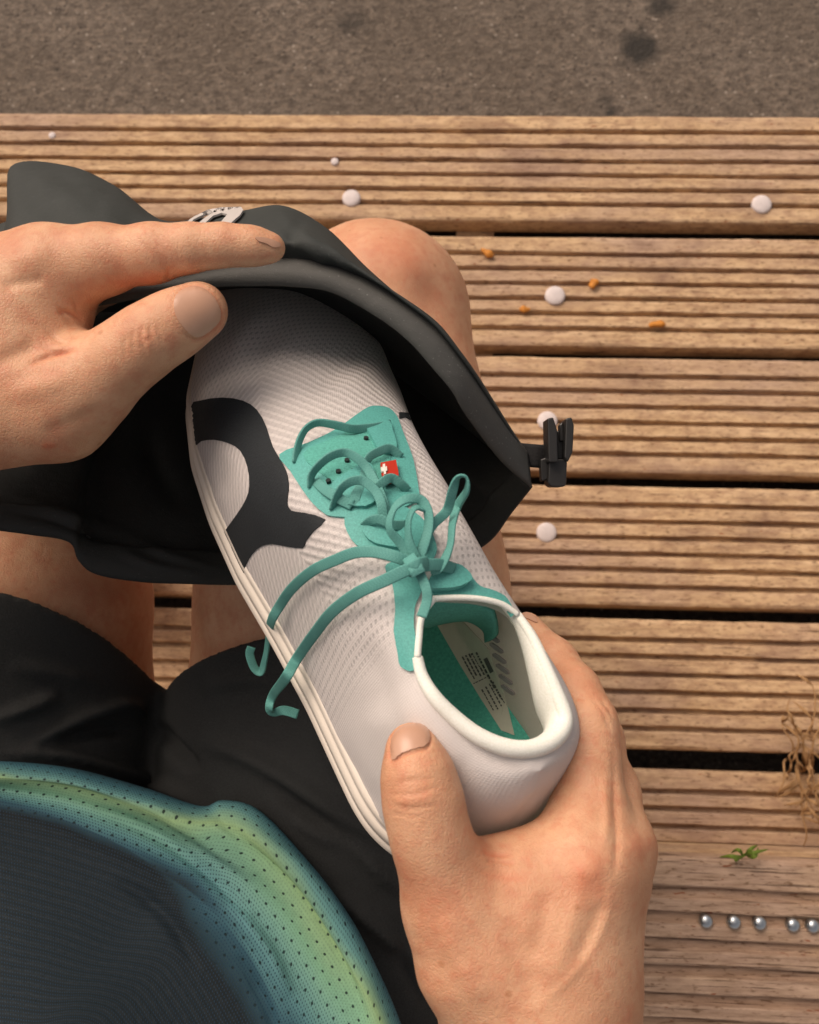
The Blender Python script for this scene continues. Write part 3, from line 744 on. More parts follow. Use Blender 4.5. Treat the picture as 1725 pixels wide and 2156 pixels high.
for k, (u, v) in enumerate([(1032, 1338), (1040, 1360), (1046, 1382), (1053, 1404), (1059, 1426), (1064, 1448)]):   # grey bars printed on the inner wall
    patch('wall_print', [(u-6, v-2), (u-2, v-7), (u+20, v+9), (u+17, v+15)], IN, plain('grey_print', (.36, .34, .34), .8) if k == 0 else bpy.data.materials['grey_print'], shoe, .0003, 6, 2, lift=.0003)

# midsole: layered foam
rows = []
prof = [(.0, -.008), (.0015, -.002), (.006, .0012), (.0085, .0004), (.0092, -.0006), (.0100, .0008), (.0145, .0016), (.0165, .0008), (.0172, -.0005), (.0185, .0006), (.0215, .0002), (.0225, -.0025)]
outl = [(x, yl[i]) for i, x in enumerate(sx)]+[(x, yr_[i]) for i, x in list(enumerate(sx))[::-1]]
outl = np.array(outl); T = np.roll(outl, -1, 0)-np.roll(outl, 1, 0); nn_ = np.stack([T[:, 1], -T[:, 0]], 1); nn_ /= np.linalg.norm(nn_, axis=1, keepdims=True)+1e-9
if ((outl-outl.mean(0))*nn_).sum() < 0: nn_ = -nn_
for z, o_ in prof:
    q = outl+nn_*o_; rows.append(SH(q[:, 0], q[:, 1], np.full(len(q), z)))
mg = np.array(rows); nm = mg.shape[1]
mf = [tuple(t) for t in grid_faces(len(prof), nm, True).tolist()]+[tuple(range(nm))]
midsole = mesh_obj('midsole', mg.reshape(-1, 3), mf, foam, shoe)

# black mark on the side and its tail on the far side
logo = [(403, 858), (422, 844), (470, 838), (513, 845), (542, 864), (561, 898), (575, 941), (595, 974), (607, 1003), (609, 1032), (606, 1058), (614, 1075), (643, 1080), (686, 1094), (662, 1118), (645, 1140), (638, 1154), (604, 1150), (575, 1145), (551, 1150), (532, 1166), (518, 1190), (511, 1214), (489, 1190), (465, 1142), (475, 1118), (499, 1085), (520, 1051), (527, 1022), (523, 984), (508, 950), (484, 934), (451, 926), (424, 929), (405, 938)]
patch('logo', logo, SB, black_print, shoe, .0004, 5, 2, drop=True)
patch('logo', [(840, 869), (858, 870), (872, 884), (878, 898), (864, 885), (854, 879), (841, 882)], SB, black_print, shoe, .0004, 4, 0, drop=True)
# teal overlays
ey1 = [(592, 960), (652, 936), (710, 907), (767, 866), (791, 859), (818, 864), (835, 883), (844, 907), (868, 970), (880, 1032), (878, 1056), (849, 1072), (825, 1085), (777, 1092), (705, 1090), (681, 1080), (652, 1051), (614, 994)]
ey2 = [(727, 1094), (758, 1080), (815, 1078), (854, 1072), (896, 1104), (917, 1150), (914, 1175), (892, 1196), (854, 1186), (806, 1178), (772, 1164), (740, 1136)]
ey3 = [(811, 1196), (835, 1185), (881, 1196), (893, 1215), (886, 1249), (874, 1278), (872, 1320), (880, 1372), (874, 1412), (848, 1403), (840, 1370), (832, 1330), (833, 1280), (826, 1230)]
ey4 = [(905, 1252), (906, 1220), (926, 1198), (948, 1190), (971, 1194), (989, 1214), (1007, 1236), (1033, 1245), (1059, 1258), (1074, 1280), (1078, 1298), (1056, 1272), (1011, 1262), (967, 1258)]
for e_ in (ey1, ey2, ey3, ey4): patch('overlay', e_, SB, teal, shoe, .0011, 9, 3)
# sunk tongue panel showing between the eyelet rows, padded piece on the instep, white edge
patch('tongue', [(640, 962), (700, 930), (770, 900), (812, 905), (822, 950), (815, 1000), (800, 1050), (770, 1062), (735, 1030), (690, 1010)], SB, teal_dark, shoe, .0004, 9, 3, lift=.0010)
for pl in ([(770, 905), (812, 896), (824, 918), (832, 958), (800, 962), (782, 934)], [(704, 1028), (740, 1000), (775, 985), (790, 1010), (800, 1050), (770, 1075), (724, 1062)], [(764, 1095), (800, 1082), (850, 1085), (888, 1112), (902, 1150), (885, 1170), (845, 1162), (790, 1150), (766, 1124)]):
    patch('eyelet_panel', pl, SB, teal, shoe, .0016, 8, 3, lift=.0010)
patch('tongue', [(895, 1246), (910, 1212), (935, 1202), (965, 1206), (985, 1230), (960, 1246), (925, 1250)], SB, teal, shoe, .0030, 8, 3, lift=.0012)
tg = []                                            # underside of the tongue hanging into the opening
tgr = [[(893, 1262), (930, 1262), (970, 1264), (1010, 1270), (1040, 1285)], [(884, 1290), (925, 1285), (970, 1284), (1015, 1290), (1046, 1315)], [(884, 1312), (925, 1304), (975, 1298), (1020, 1306), (1044, 1340)], [(900, 1318), (935, 1308), (985, 1304), (1020, 1325), (1026, 1352)]]
dpt = [.006, .012, .020, .034]
base_d = proj(rim[[0, 19, 18, 17, 16]])[1]
for r_, dz in zip(tgr, dpt): tg.append([P(u, v, base_d[j]+dz) for j, (u, v) in enumerate(r_)])
tgo = loft(tg, 6, 6); o = mesh_obj('tongue', tgo.reshape(-1, 3), grid_faces(*tgo.shape[:2]), teal_dark, shoe); solidify(o, .002, 0)
ribbon('pull_tab', [hit(SB, 905, 1124)[0]+(CAM-hit(SB, 905, 1124)[0])*.012, P(923, 1140, .405), P(931, 1166, .402), P(924, 1190, .406), hit(SB, 908, 1200)[0]], .0034, .0012, collar_m, shoe)
flag = patch('flag_tag', [(799, 991), (830, 985), (835, 1008), (836, 1025), (808, 1034), (802, 1014)], SB, plain('red_tag', (.48, .028, .012), .6, 0, .3, .1, 300), shoe, .0006, 6, 0, lift=.0030)
wt = plain('white_mark', (.75, .72, .66), .7)
patch('flag_cross', [(799, 1004), (811, 1002), (812, 1011), (801, 1013)], SB, wt, flag, .0003, 5, 0, lift=.0040)
patch('flag_cross', [(803, 998), (807, 997), (810, 1018), (806, 1019)], SB, wt, flag, .0003, 5, 0, lift=.0041)
for (u, v) in [(714, 1001), (731, 978), (789, 933), (770, 932), (744, 1000), (800, 1092), (770, 1105), (695, 1020)]:
    c = hit(SB, u, v); n_ = c[1]; t1 = np.cross(n_, [1, 0, .3]); t1 /= np.linalg.norm(t1); t2 = np.cross(n_, t1)
    V = [c[0]+n_*.0024+(t1*math.cos(a)+t2*math.sin(a))*.0009 for a in np.linspace(0, 6.283, 10, endpoint=False)]
    V += [q-n_*.003 for q in V]
    mesh_obj('eyelet', V, [tuple(range(10))]+[(i, (i+1) % 10, (i+1) % 10+10, i+10) for i in range(10)], plain('eyelet_dark', (.01, .02, .02), .8) if 'eyelet_dark' not in bpy.data.materials else bpy.data.materials['eyelet_dark'], shoe, smooth=False)
# laces: (u, v, lift in mm) above the shoe, or the depth in mm where they hang free
def lace_pts(l):
    o = []; last = .45; rj = random.Random(int(l[0][0]*7+l[0][1])); l = [(u+rj.uniform(-2.5, 2.5), v+rj.uniform(-2.5, 2.5), k) for u, v, k in l]
    for u, v, k in l:
        if k > 100: o.append(P(u, v, k/1000.)); continue
        h_ = hit(SB, u, v)
        d_ = proj(h_[0])[1] if h_ else last
        last = d_; o.append(P(u, v, d_-k/1000.))
    return o
def lace(l, tw=None, wd=.0033, th=.0009): ribbon('lace', lace_pts(l), wd, th, lace_m, shoe, tw, n=7, flat=.42)
lace([(621, 976, 1), (624, 950, 4), (632, 922, 8), (648, 900, 11), (674, 890, 12), (710, 894, 10), (745, 902, 7), (790, 900, 4), (820, 894, 2)], [50, 45, 50, 35, 20, 0, 0])
lace([(652, 1026, 1), (658, 1002, 5), (672, 980, 9), (697, 962, 12), (728, 953, 13), (754, 966, 12), (774, 990, 9), (796, 1026, 6), (806, 1060, 5), (811, 1082, 3)], [50, 40, 30, 20, 10, 0, -20])
lace([(768, 978, 3), (780, 960, 7), (798, 949, 8), (822, 947, 7), (842, 962, 2)], [40, 20, 0, 0])
lace([(703, 1070, 1), (707, 1048, 6), (720, 1026, 10), (742, 1014, 12), (766, 1013, 12), (790, 1032, 10), (804, 1062, 8), (809, 1090, 4)], [50, 40, 20, 10, 0, 0])
lace([(790, 1030, 6), (806, 1016, 9), (826, 1008, 9), (846, 1018, 6), (857, 1032, 2)], [20, 10, 0, 10])
lace([(767, 1107, 2), (780, 1095, 5), (802, 1095, 6), (828, 1104, 5), (850, 1108, 3)], [30, 10, 0, 0])
lace([(664, 1012, 2), (690, 1036, 4), (716, 1050, 4), (742, 1062, 3)], [0, 0], .0036)
lace([(772, 985, 3), (764, 1010, 4), (752, 1040, 4), (744, 1066, 3)], [0, 0], .0036)
# bow
lace([(872, 1192, 9), (846, 1150, 12), (822, 1112, 15), (830, 1076, 19), (855, 1050, 22), (884, 1052, 22), (902, 1078, 20), (902, 1116, 17), (888, 1160, 13), (874, 1192, 9)], [0, -20, -50, -60, -35, 0, 20, 20, 10, 0])
lace([(880, 1188, 10), (862, 1140, 15), (858, 1100, 19), (872, 1070, 21), (893, 1072, 19)], [0, -60, -70, -50], .0036)
lace([(880, 1180, 10), (896, 1130, 14), (912, 1104, 17), (940, 1076, 21), (955, 1034, 25), (966, 1003, 27), (982, 1003, 27), (981, 1034, 25), (962, 1068, 22), (951, 1106, 18), (945, 1150, 14), (926, 1194, 9), (905, 1200, 8)], [0, 40, 30, 10, 20, 70, 90, 60, 30, 50, 55, 20, 0])
lace([(868, 1186, 10), (835, 1172, 12), (795, 1165, 11), (750, 1165, 9), (706, 1178, 8), (660, 1203, 8), (618, 1240, 9), (588, 1275, 10), (572, 1308, 12), (563, 1345, 440), (558, 1386, 452), (549, 1414, 458), (534, 1404, 459), (526, 1380, 458), (531, 1362, 457)], [0, 0, 0, 0, 0, 0, 0, 20, 50, 60, 40, 20, 0, 0], .0038)
lace([(955, 1200, 6), (930, 1190, 10), (895, 1189, 13), (858, 1200, 14), (810, 1220, 12), (755, 1248, 9), (702, 1288, 7), (660, 1336, 7), (626, 1386, 8), (600, 1425, 12), (576, 1464, 424), (565, 1489, 429), (576, 1502, 431), (598, 1495, 430), (629, 1503, 430)], [0, 0, 0, 0, 0, 0, 0, 0, 0, 10, 20, 40, 50, 10, 0], .0040)
lace([(880, 1196, 12), (888, 1215, 12), (898, 1240, 11), (898, 1268, 9), (890, 1300, 8)], [20, 20, 10, 10])
lace([(862, 1176, 12), (872, 1196, 15), (884, 1210, 14)], [0, 0], .0048, .0022)
lace([(858, 1204, 12), (876, 1192, 16), (898, 1186, 13)], [10, 10], .0044, .0022)

# ================================================================== the bag
bag = empty('dry_bag'); tag(bag, 'dark grey roll-top bag held open over the knees, black buckle at its corner', 'bag')
A = [(-260, 700), (-80, 685), (60, 668), (180, 645), (280, 628), (370, 613), (450, 601), (530, 598), (610, 599), (700, 612), (801, 667), (863, 715), (911, 768), (955, 821), (983, 869), (1055, 965), (1118, 1022)]
Bq = [(-260, 650), (-80, 635), (60, 620), (180, 603), (270, 592), (360, 580), (440, 562), (520, 549), (610, 545), (695, 556), (790, 595), (854, 632), (921, 682), (969, 742), (1008, 797), (1076, 905), (1110, 955)]
Cq = [(-220, 480), (15, 468), (24, 352), (140, 350), (240, 392), (335, 463), (420, 462), (510, 447), (598, 437), (688, 486), (768, 572), (840, 640), (900, 690), (950, 745), (988, 800), (1056, 905), (1092, 965)]
Dq = [(-200, 500), (40, 500), (70, 420), (160, 420), (255, 460), (345, 520), (440, 520), (520, 520), (600, 520), (675, 560), (740, 640), (800, 700), (850, 750), (900, 800), (935, 845), (1000, 940), (1050, 990)]
dA = [.462, .458, .455, .452, .450, .448, .446, .445, .445, .445, .446, .448, .450, .452, .454, .459, .464]
dC = [.56, .56, .555, .55, .53, .505, .497, .492, .490, .492, .490, .486, .484, .482, .480, .480, .478]
n = len(A); dA = [.44, .43, .422, .414, .411, .410, .410, .410, .409, .407, .405, .405, .407, .411, .418, .438, .452]
rowI2 = [P(-50+880*i/(n-1), 655+max(0, i-9)*14, .592) for i in range(n)]
rowI1 = [P(A[i][0], A[i][1]-8, dA[i]+.030) for i in range(n)]
rowI0 = [P(A[i][0]+1, A[i][1]-2, dA[i]+.006) for i in range(n)]
rowA = [P(*A[i], dA[i]) for i in range(n)]
rowM = [P((A[i][0]+Bq[i][0])/2, (A[i][1]+Bq[i][1])/2, dA[i]-.0012) for i in range(n)]
rowB = [P(*Bq[i], dA[i]+.004) for i in range(n)]
rowBC = [P(Bq[i][0]*.55+Cq[i][0]*.45, Bq[i][1]*.55+Cq[i][1]*.45+(-4), dA[i]+.003+max(0, .03-.006*i)) for i in range(n)]
rowC = [P(*Cq[i], dC[i]) for i in range(n)]
rowD = [P(*Dq[i], .60) for i in range(n)]
rowIm = [rowI2[i]*.5+rowI1[i]*.5 for i in range(n)]; rowIn = [rowI2[i]*.2+rowI1[i]*.8 for i in range(n)]
rowI1[-1] = P(1108, 1004, .474); rowI1[-2] = P(1050, 955, .465)
gf = loft([rowI2, rowIm, rowIn, rowI1, rowI0], 6, 8)
o = mesh_obj('inner_wall', gf.reshape(-1, 3), grid_faces(*gf.shape[:2]), bagin_m, bag); solidify(o, .0008, 0)
gr = loft([rowI0, rowA, rowM, rowB], 6, 8)
o = mesh_obj('rim_band', gr.reshape(-1, 3), grid_faces(*gr.shape[:2]), rim_m, bag); solidify(o, .0012, 0)
go = loft([rowB, rowBC, rowC, rowD], 10, 8)
gv = go.reshape(-1, 3); gfc = grid_faces(*go.shape[:2])
if normals(gv, gfc)[go.shape[1]*5+60]@(CAM-gv[go.shape[1]*5+60]) < 0: gfc = gfc[:, ::-1]
gv = strokes(gv, normals(gv, gfc), [([(230, 440), (300, 480), (350, 520)], 14, -.004), ([(400, 480), (470, 500), (560, 500)], 14, .0015), ([(600, 470), (660, 520), (720, 580)], 16, .002), ([(640, 450), (620, 490), (600, 530)], 12, -.0015), ([(60, 380), (120, 410), (200, 450)], 18, .003), ([(40, 400), (90, 440), (150, 465)], 7, -.0016), ([(150, 370), (210, 420), (280, 455)], 6, .0014), ([(540, 455), (600, 480), (640, 530)], 5, -.0010), ([(650, 480), (700, 530), (760, 590)], 5, .0010), ([(380, 470), (440, 480), (500, 470)], 5, -.0010)])
o = mesh_obj('outer_wall', gv, gfc, bag_m, bag); solidify(o, .001, 0)
BB = bvh_of(gv, gfc)
letter = plain('pale_print', (.50, .47, .45), .7)
patch('letter', [(386, 486), (412, 466), (440, 452), (470, 447), (510, 446), (515, 453), (508, 464), (480, 490), (458, 490), (474, 472), (482, 462), (470, 459), (452, 465), (424, 490), (410, 490), (436, 468), (452, 458), (436, 460), (412, 472), (396, 490)], BB, letter, bag, .0003, 3, 0, lift=.0020)
NR = [(-260, 1085), (-80, 1105), (60, 1122), (146, 1138), (168, 1178), (205, 1206), (300, 1222), (400, 1226), (490, 1228), (640, 1226), (800, 1212), (940, 1184), (1026, 1140), (1075, 1078), (1118, 1024)]
dN = [.478, .478, .478, .480, .482, .484, .487, .492, .500, .512, .515, .508, .496, .480, .466]
m = len(NR)
sh = lambda i, dv, d, ku=1.: P(600+(NR[i][0]-600)*ku, max(560, NR[i][1]-dv), d)
tw_ = lambda i, k, d: P(NR[i][0]*(1-k)+(330+(NR[i][0]-330)*.62)*k, NR[i][1]*(1-k)+(640+max(0, NR[i][0]-700)*.25)*k, d)
rn = [[P(NR[i][0], NR[i][1]-4, dN[i]+.006) for i in range(m)], [P(*NR[i], dN[i]) for i in range(m)], [tw_(i, .05, dN[i]) for i in range(m)], [tw_(i, .11, dN[i]+.004) for i in range(m)],
      [tw_(i, .13, dN[i]+.010) for i in range(m)], [tw_(i, .35, max(.52, dN[i]+.03)) for i in range(m)], [tw_(i, .68, .570) for i in range(m)], [tw_(i, 1., .60) for i in range(m)]]
gn = loft(rn, 8, 8); nv_ = gn.reshape(-1, 3); nf_ = grid_faces(*gn.shape[:2])
if normals(nv_, nf_)[gn.shape[1]*12+50]@(CAM-nv_[gn.shape[1]*12+50]) < 0: nf_ = nf_[:, ::-1]
nv_ = strokes(nv_, normals(nv_, nf_), [([(0, 1040), (100, 1070), (240, 1120), (360, 1170), (470, 1200)], 8, .0016), ([(0, 1075), (120, 1100), (300, 1180)], 9, -.0012), ([(200, 1130), (320, 1190), (430, 1210)], 9, .0014), ([(40, 990), (160, 960), (300, 1000)], 22, .003), ([(300, 900), (340, 1000), (400, 1080)], 22, -.003), ([(930, 960), (1000, 1010), (1060, 1060)], 20, .002)])
o = mesh_obj('front_wall', nv_, nf_, bagin_m, bag); solidify(o, .0012, 0)
# buckle at the right corner
def prism(name, poly, d0, d1, mat, parent, bev=.0006):
    """outline given where it is seen, between two depths"""
    dm = (d0+d1)/2; q = [px(u, v, dm) for u, v in poly]; k = len(q)
    V = [W(np.array([a[0], a[1], d0])) for a in q]+[W(np.array([a[0], a[1], d1])) for a in q]
    f = [tuple(range(k)), tuple(range(k, 2*k))[::-1]]+[(i, i+k, (i+1) % k+k, (i+1) % k) for i in range(k)]
    o = mesh_obj(name, V, f, mat, parent, smooth=False)
    b = o.modifiers.new('bevel', 'BEVEL'); b.width = bev; b.segments = 2
    return o
strap = ribbon('strap', [P(1082, 955, .462), P(1104, 958, .458), P(1128, 960, .456), P(1150, 962, .458)], .0102, .0016, web_m, bag, n=6)
for k in range(9): ribbon('strap_rib', [P(1106+k*4.6, 936, .4568), P(1106+k*4.6, 983, .4568)], .0004, .0006, web_m, strap, n=2, ns=6)
buckle = prism('buckle', [(1152, 968), (1190, 968), (1188, 1022), (1182, 1026), (1156, 1026), (1150, 1018)], .447, .460, plastic, bag)
prism('prong', [(1148, 884), (1160, 882), (1168, 908), (1170, 975), (1150, 975)], .442, .458, plastic, buckle)
prism('prong', [(1186, 884), (1198, 882), (1203, 900), (1200, 955), (1190, 975), (1183, 965)], .442, .458, plastic, buckle)
prism('latch', [(1170, 908), (1186, 908), (1186, 968), (1170, 968)], .450, .458, plastic, buckle)
prism('latch', [(1176, 895), (1184, 888), (1187, 930), (1176, 930)], .448, .453, plastic, buckle)
prism('strap_bar', [(1136, 968), (1152, 962), (1154, 1010), (1138, 1014)], .452, .459, plastic, buckle)

# ================================================================== the person
person = empty('person'); tag(person, 'seated person in black shorts and blue green running shirt holding a shoe and bag', 'person')
X = lambda u, v, d: px(u, v, d)
class Chain:
    def __init__(s, pts, k=.004): s.p = [(X(a, b, c), r) for a, b, c, r in pts]; s.k = k
    def __call__(s, q):
        d = None
        for (a, ra), (b, rb) in zip(s.p[:-1], s.p[1:]):
            e = sd_cone(q, a, b, ra, rb); d = e if d is None else smin(d, e, s.k)
        return d
class Raw(Chain):
    def __init__(s, pts, k=.01): s.p = [(np.array(a, float), r) for a, r in pts]; s.k = k
def hand_fn(palm, digits, kp=.016, kd=.009):
    def fn(q):
        m0, m1 = q.min(0), q.max(0); cq = ((m0+m1)/2)[None]; R = np.linalg.norm(m1-m0)/2
        near = lambda c: len(q) < 50 or c(cq)[0]-R < .03      # leave out what is far from this block
        b = np.full(len(q), .05)
        for c in palm:
            if near(c): b = smin(b, c(q), kp)
        d = b
        for c in digits:
            if near(c): d = smin(d, smin(b, c(q), kd), .0012)
        return d
    return fn
# left hand: thumb inside the bag, forefinger along its outside
LW, LE, LS = X(-330, 770, .412), np.array([-.47, .06, .46]), np.array([-.43, .31, .25])
foreL = Raw([(LW, .0255), (LW+(LE-LW)*.35, .033), (LE, .043)])
palmL = [Chain([(95, 564, 0.3960, 0.0149), (-120, 620, 0.4000, 0.0172), (-330, 720, 0.4080, 0.0200)]), Chain([(20, 690, 0.4000, 0.0223), (-330, 790, 0.4100, 0.0224)]),
         Chain([(70, 600, 0.4220, 0.0140), (-330, 740, 0.4260, 0.0187)]), Chain([(40, 640, 0.4460, 0.0131), (-330, 780, 0.4400, 0.0169)]), Chain([(0, 690, 0.4650, 0.0122), (-330, 820, 0.4450, 0.0169)]),
         Chain([(118, 650, 0.4000, 0.0112), (20, 760, 0.3980, 0.0205)]), Chain([(120, 850, 0.3960, 0.0206), (-200, 880, 0.4040, 0.0251)]), foreL]
digL = [Chain([(95, 564, 0.3960, 0.0144), (210, 548, 0.3920, 0.0126), (322, 533, 0.3870, 0.0100), (400, 522, 0.3850, 0.0080), (470, 516, 0.3850, 0.0069), (530, 518, 0.3855, 0.0061), (570, 522, 0.3860, 0.0054)], .006),
        Chain([(120, 850, 0.3960, 0.0200), (195, 803, 0.3910, 0.0160), (262, 752, 0.3860, 0.0130), (315, 713, 0.3840, 0.0122), (368, 682, 0.3845, 0.0113), (418, 655, 0.3860, 0.0108)], .006),
        Chain([(70, 600, 0.4220, 0.0126), (240, 575, 0.4680, 0.0094), (330, 548, 0.5050, 0.0076)]), Chain([(40, 640, 0.4460, 0.0122), (220, 600, 0.4950, 0.0090), (310, 560, 0.5300, 0.0076)]), Chain([(0, 690, 0.4650, 0.0113), (170, 640, 0.5150, 0.0080), (250, 600, 0.5450, 0.0066)])]
# right hand: heel of the shoe in the fork of thumb and forefinger
RW, RE, RS = X(1135, 2290, 0.3280), np.array([.09, .43, .36]), np.array([.0, .43, .14])
foreR = Raw([(RW, .0245), (RW+(RE-RW)*.35, .031), (RE, .043)])
MI, MM, MR, ML = (1228, 1832, 0.3298), (1300, 1785, 0.3424), (1291, 1850, 0.3622), (1272, 1925, 0.3820)
palmR = [Chain([(*MI, 0.0140), (1190, 2010, 0.3244, 0.0141), (1150, 2290, 0.3226, 0.0176)]), Chain([(*MM, 0.0107), (1185, 2290, 0.3298, 0.0176)]), Chain([(*MR, 0.0113), (1195, 2290, 0.3424, 0.0168)]), Chain([(*ML, 0.0113), (1190, 2290, 0.3496, 0.0159)]),
         Chain([(965, 1915, 0.3244, 0.0152), (1000, 2020, 0.3244, 0.0172), (1070, 2150, 0.3280, 0.0190), (1130, 2290, 0.3316, 0.0194)]),
         Chain([(975, 1862, 0.3298, 0.0110), (1090, 1852, 0.3316, 0.0123), (1205, 1815, 0.3352, 0.0132)]), Chain([(1080, 1960, 0.3280, 0.0150), (1150, 2100, 0.3262, 0.0176)]), Chain([(1150, 1950, 0.3307, 0.0154), (1180, 2100, 0.3334, 0.0176)]), foreR]
digR = [Chain([(965, 1915, 0.3244, 0.0148), (918, 1795, 0.3190, 0.0114), (900, 1735, 0.3172, 0.0108), (889, 1676, 0.3172, 0.0108), (878, 1622, 0.3176, 0.0093), (866, 1572, 0.3190, 0.0072)], .006),
        Chain([(*MI, 0.0131), (1240, 1680, 0.3424, 0.0106), (1236, 1590, 0.3478, 0.0099), (1234, 1524, 0.3523, 0.0096), (1206, 1456, 0.3613, 0.0086), (1166, 1396, 0.3730, 0.0077), (1110, 1322, 0.3874, 0.0058)], .006),
        Chain([(*MM, 0.0104), (1280, 1670, 0.3577, 0.0099), (1252, 1556, 0.3757, 0.0093), (1180, 1450, 0.4090, 0.0075), (1120, 1400, 0.4207, 0.0062)], .006), Chain([(*MR, 0.0109), (1255, 1640, 0.4000, 0.0087), (1160, 1500, 0.4342, 0.0062)], .006), Chain([(*ML, 0.0104), (1230, 1720, 0.4180, 0.0075), (1150, 1600, 0.4432, 0.0058)], .006)]
thighR = Chain([(790, 668, .690, .0600), (772, 900, .678, .0720), (745, 1250, .655, .0915), (715, 1600, .655, .0950), (640, 2050, .665, .0950), (560, 2450, .70, .1000)], .03)
thighL = Chain([(40, 700, .690, .0600), (15, 950, .678, .0740), (-10, 1250, .658, .0900), (-10, 1600, .655, .0950), (40, 2050, .665, .0950), (60, 2450, .70, .1000)], .03)
def down(c, dx, dy, z):                           # a point under another one, in camera axes
    w_ = W(c); return C_(np.array([w_[0]+dx, w_[1]+dy, z]))
kR, kL = X(790, 668, .69), X(60, 700, .69)
shinR = Raw([(kR, .056), (down(kR, 0, -.06, .30), .052), (down(kR, .03, -.07, .085), .034), (down(kR, .03, -.08, .045), .036), (down(kR, .04, .04, .028), .028)], .03)
shinL = Raw([(kL, .056), (down(kL, 0, -.06, .30), .052), (down(kL, -.06, -.09, .085), .034), (down(kL, -.07, -.10, .045), .036), (down(kL, -.09, .03, .028), .028)], .03)
torso = Raw([(X(300, 2450, .70), .12), (np.array([-.21, .43, .50]), .135), (np.array([-.22, .44, .32]), .15), (np.array([-.22, .44, .22]), .13)], .05)
shoul = Raw([(LS, .06), (np.array([-.22, .42, .19]), .09), (RS, .06)], .04)
armsL = Raw([(LW+(LE-LW)*.45, .0335), (LE, .043), (LS, .055)], .02); armsR = Raw([(RW+(RE-RW)*.45, .0325), (RE, .043), (RS, .055)], .02)
def bodyfn(q):
    d = None
    for c in (torso, shoul, thighR, thighL, shinR, shinL, armsL, armsR):
        e = c(q); d = e if d is None else smin(d, e, .02)
    return d
def bounds(chains, pad=.01):
    a = np.array([p for c in chains for p, r in c.p]); r = max(r for c in chains for p, r in c.p)+pad; return a.min(0)-r, a.max(0)+r
hl = hand_fn(palmL, digL); hr = hand_fn(palmR, digR)
cutL = LW+(LE-LW)*.62; nL = (LE-LW)/np.linalg.norm(LE-LW); cutR = RW+(RE-RW)*.62; nR_ = (RE-RW)/np.linalg.norm(RE-RW)
def cutfn(fn, c, nrm): return lambda q: np.maximum(fn(q), (q-c)@nrm)
lo, hi = [-.42, -.14, .345], [-.02, .06, .60]
vL, fL = polygonize(cutfn(hl, cutL, nL), lo, hi, .0008)
lo, hi = [-.03, .015, .285], [.15, .40, .48]
vR, fR = polygonize(cutfn(hr, cutR, nR_), lo, hi, .0008)
lo, hi = bounds([torso, shoul, thighR, thighL, shinR, shinL, armsL, armsR])
vB, fB = polygonize(bodyfn, lo, hi, .006)
vL, vR, vB = W(vL), W(vR), W(vB)
flip = lambda v, f: f if ((normals(v, f)*(v-v.mean(0))).sum() > 0) else f[:, ::-1]
fL, fR, fB = flip(vL, fL), flip(vR, fR), flip(vB, fB)
tL, tR, tB = np.zeros(len(vL)), np.zeros(len(vR)), np.zeros(len(vB))
c_, w1 = -.00050, 4.5
vL = strokes(vL, normals(vL, fL), [
    ([(283, 690), (279, 715), (288, 748)], w1, c_), ([(300, 682), (298, 712), (310, 745)], w1, c_*1.3), ([(316, 678), (318, 708), (330, 738)], w1, c_), ([(268, 700), (262, 728), (270, 756)], w1, c_*.7), ([(330, 676), (336, 704), (346, 728)], w1, c_*.7), ([(290, 705), (305, 715), (322, 712)], 3, -.0003),
    ([(305, 715), (312, 722)], 22, .0007, .35), ([(285, 500), (305, 520), (325, 545)], 3.5, -.0003), ([(300, 488), (322, 508), (342, 528)], 3.5, -.0004), ([(318, 480), (338, 498), (352, 512)], 3.5, -.0003), ([(352, 558), (354, 576), (350, 592)], 4, -.0006, .5),
    ([(120, 655), (150, 660), (178, 680)], 5, -.0012, .5), ([(60, 768), (110, 746), (160, 735)], 6, -.0013, .5), ([(85, 728), (120, 742), (150, 738)], 4, -.0007, .3), ([(150, 620), (162, 650), (176, 668)], 4, -.0007), ([(120, 640), (138, 668), (160, 690)], 4, -.0006),
    ([(90, 690), (120, 715), (150, 730)], 4, -.0005), ([(0, 560), (60, 545), (110, 530)], 26, .0008), ([(20, 600), (80, 590)], 12, -.0007), ([(0, 830), (80, 815), (160, 790)], 24, .0010), ([(0, 760), (60, 735)], 20, -.0012), ([(110, 905), (200, 870)], 16, -.0005),
    ([(95, 938), (112, 938)], 6, .0002, 1.1), ([(0, 510), (30, 520)], 30, 0, .35), ([(300, 520), (340, 520)], 26, 0, .25), ([(420, 700), (460, 690)], 14, 0, .3), ([(0, 980), (120, 960)], 30, 0, .3), ([(220, 600), (300, 592), (360, 575)], 14, 0, .6), ([(420, 548), (580, 538)], 8, 0, .45),
    ([(364, 650), (367, 628), (388, 606), (420, 602), (447, 618), (466, 645), (468, 674), (452, 696), (422, 716), (398, 711), (378, 690), (366, 664)], 3.4, -.0009, .5)], tL)
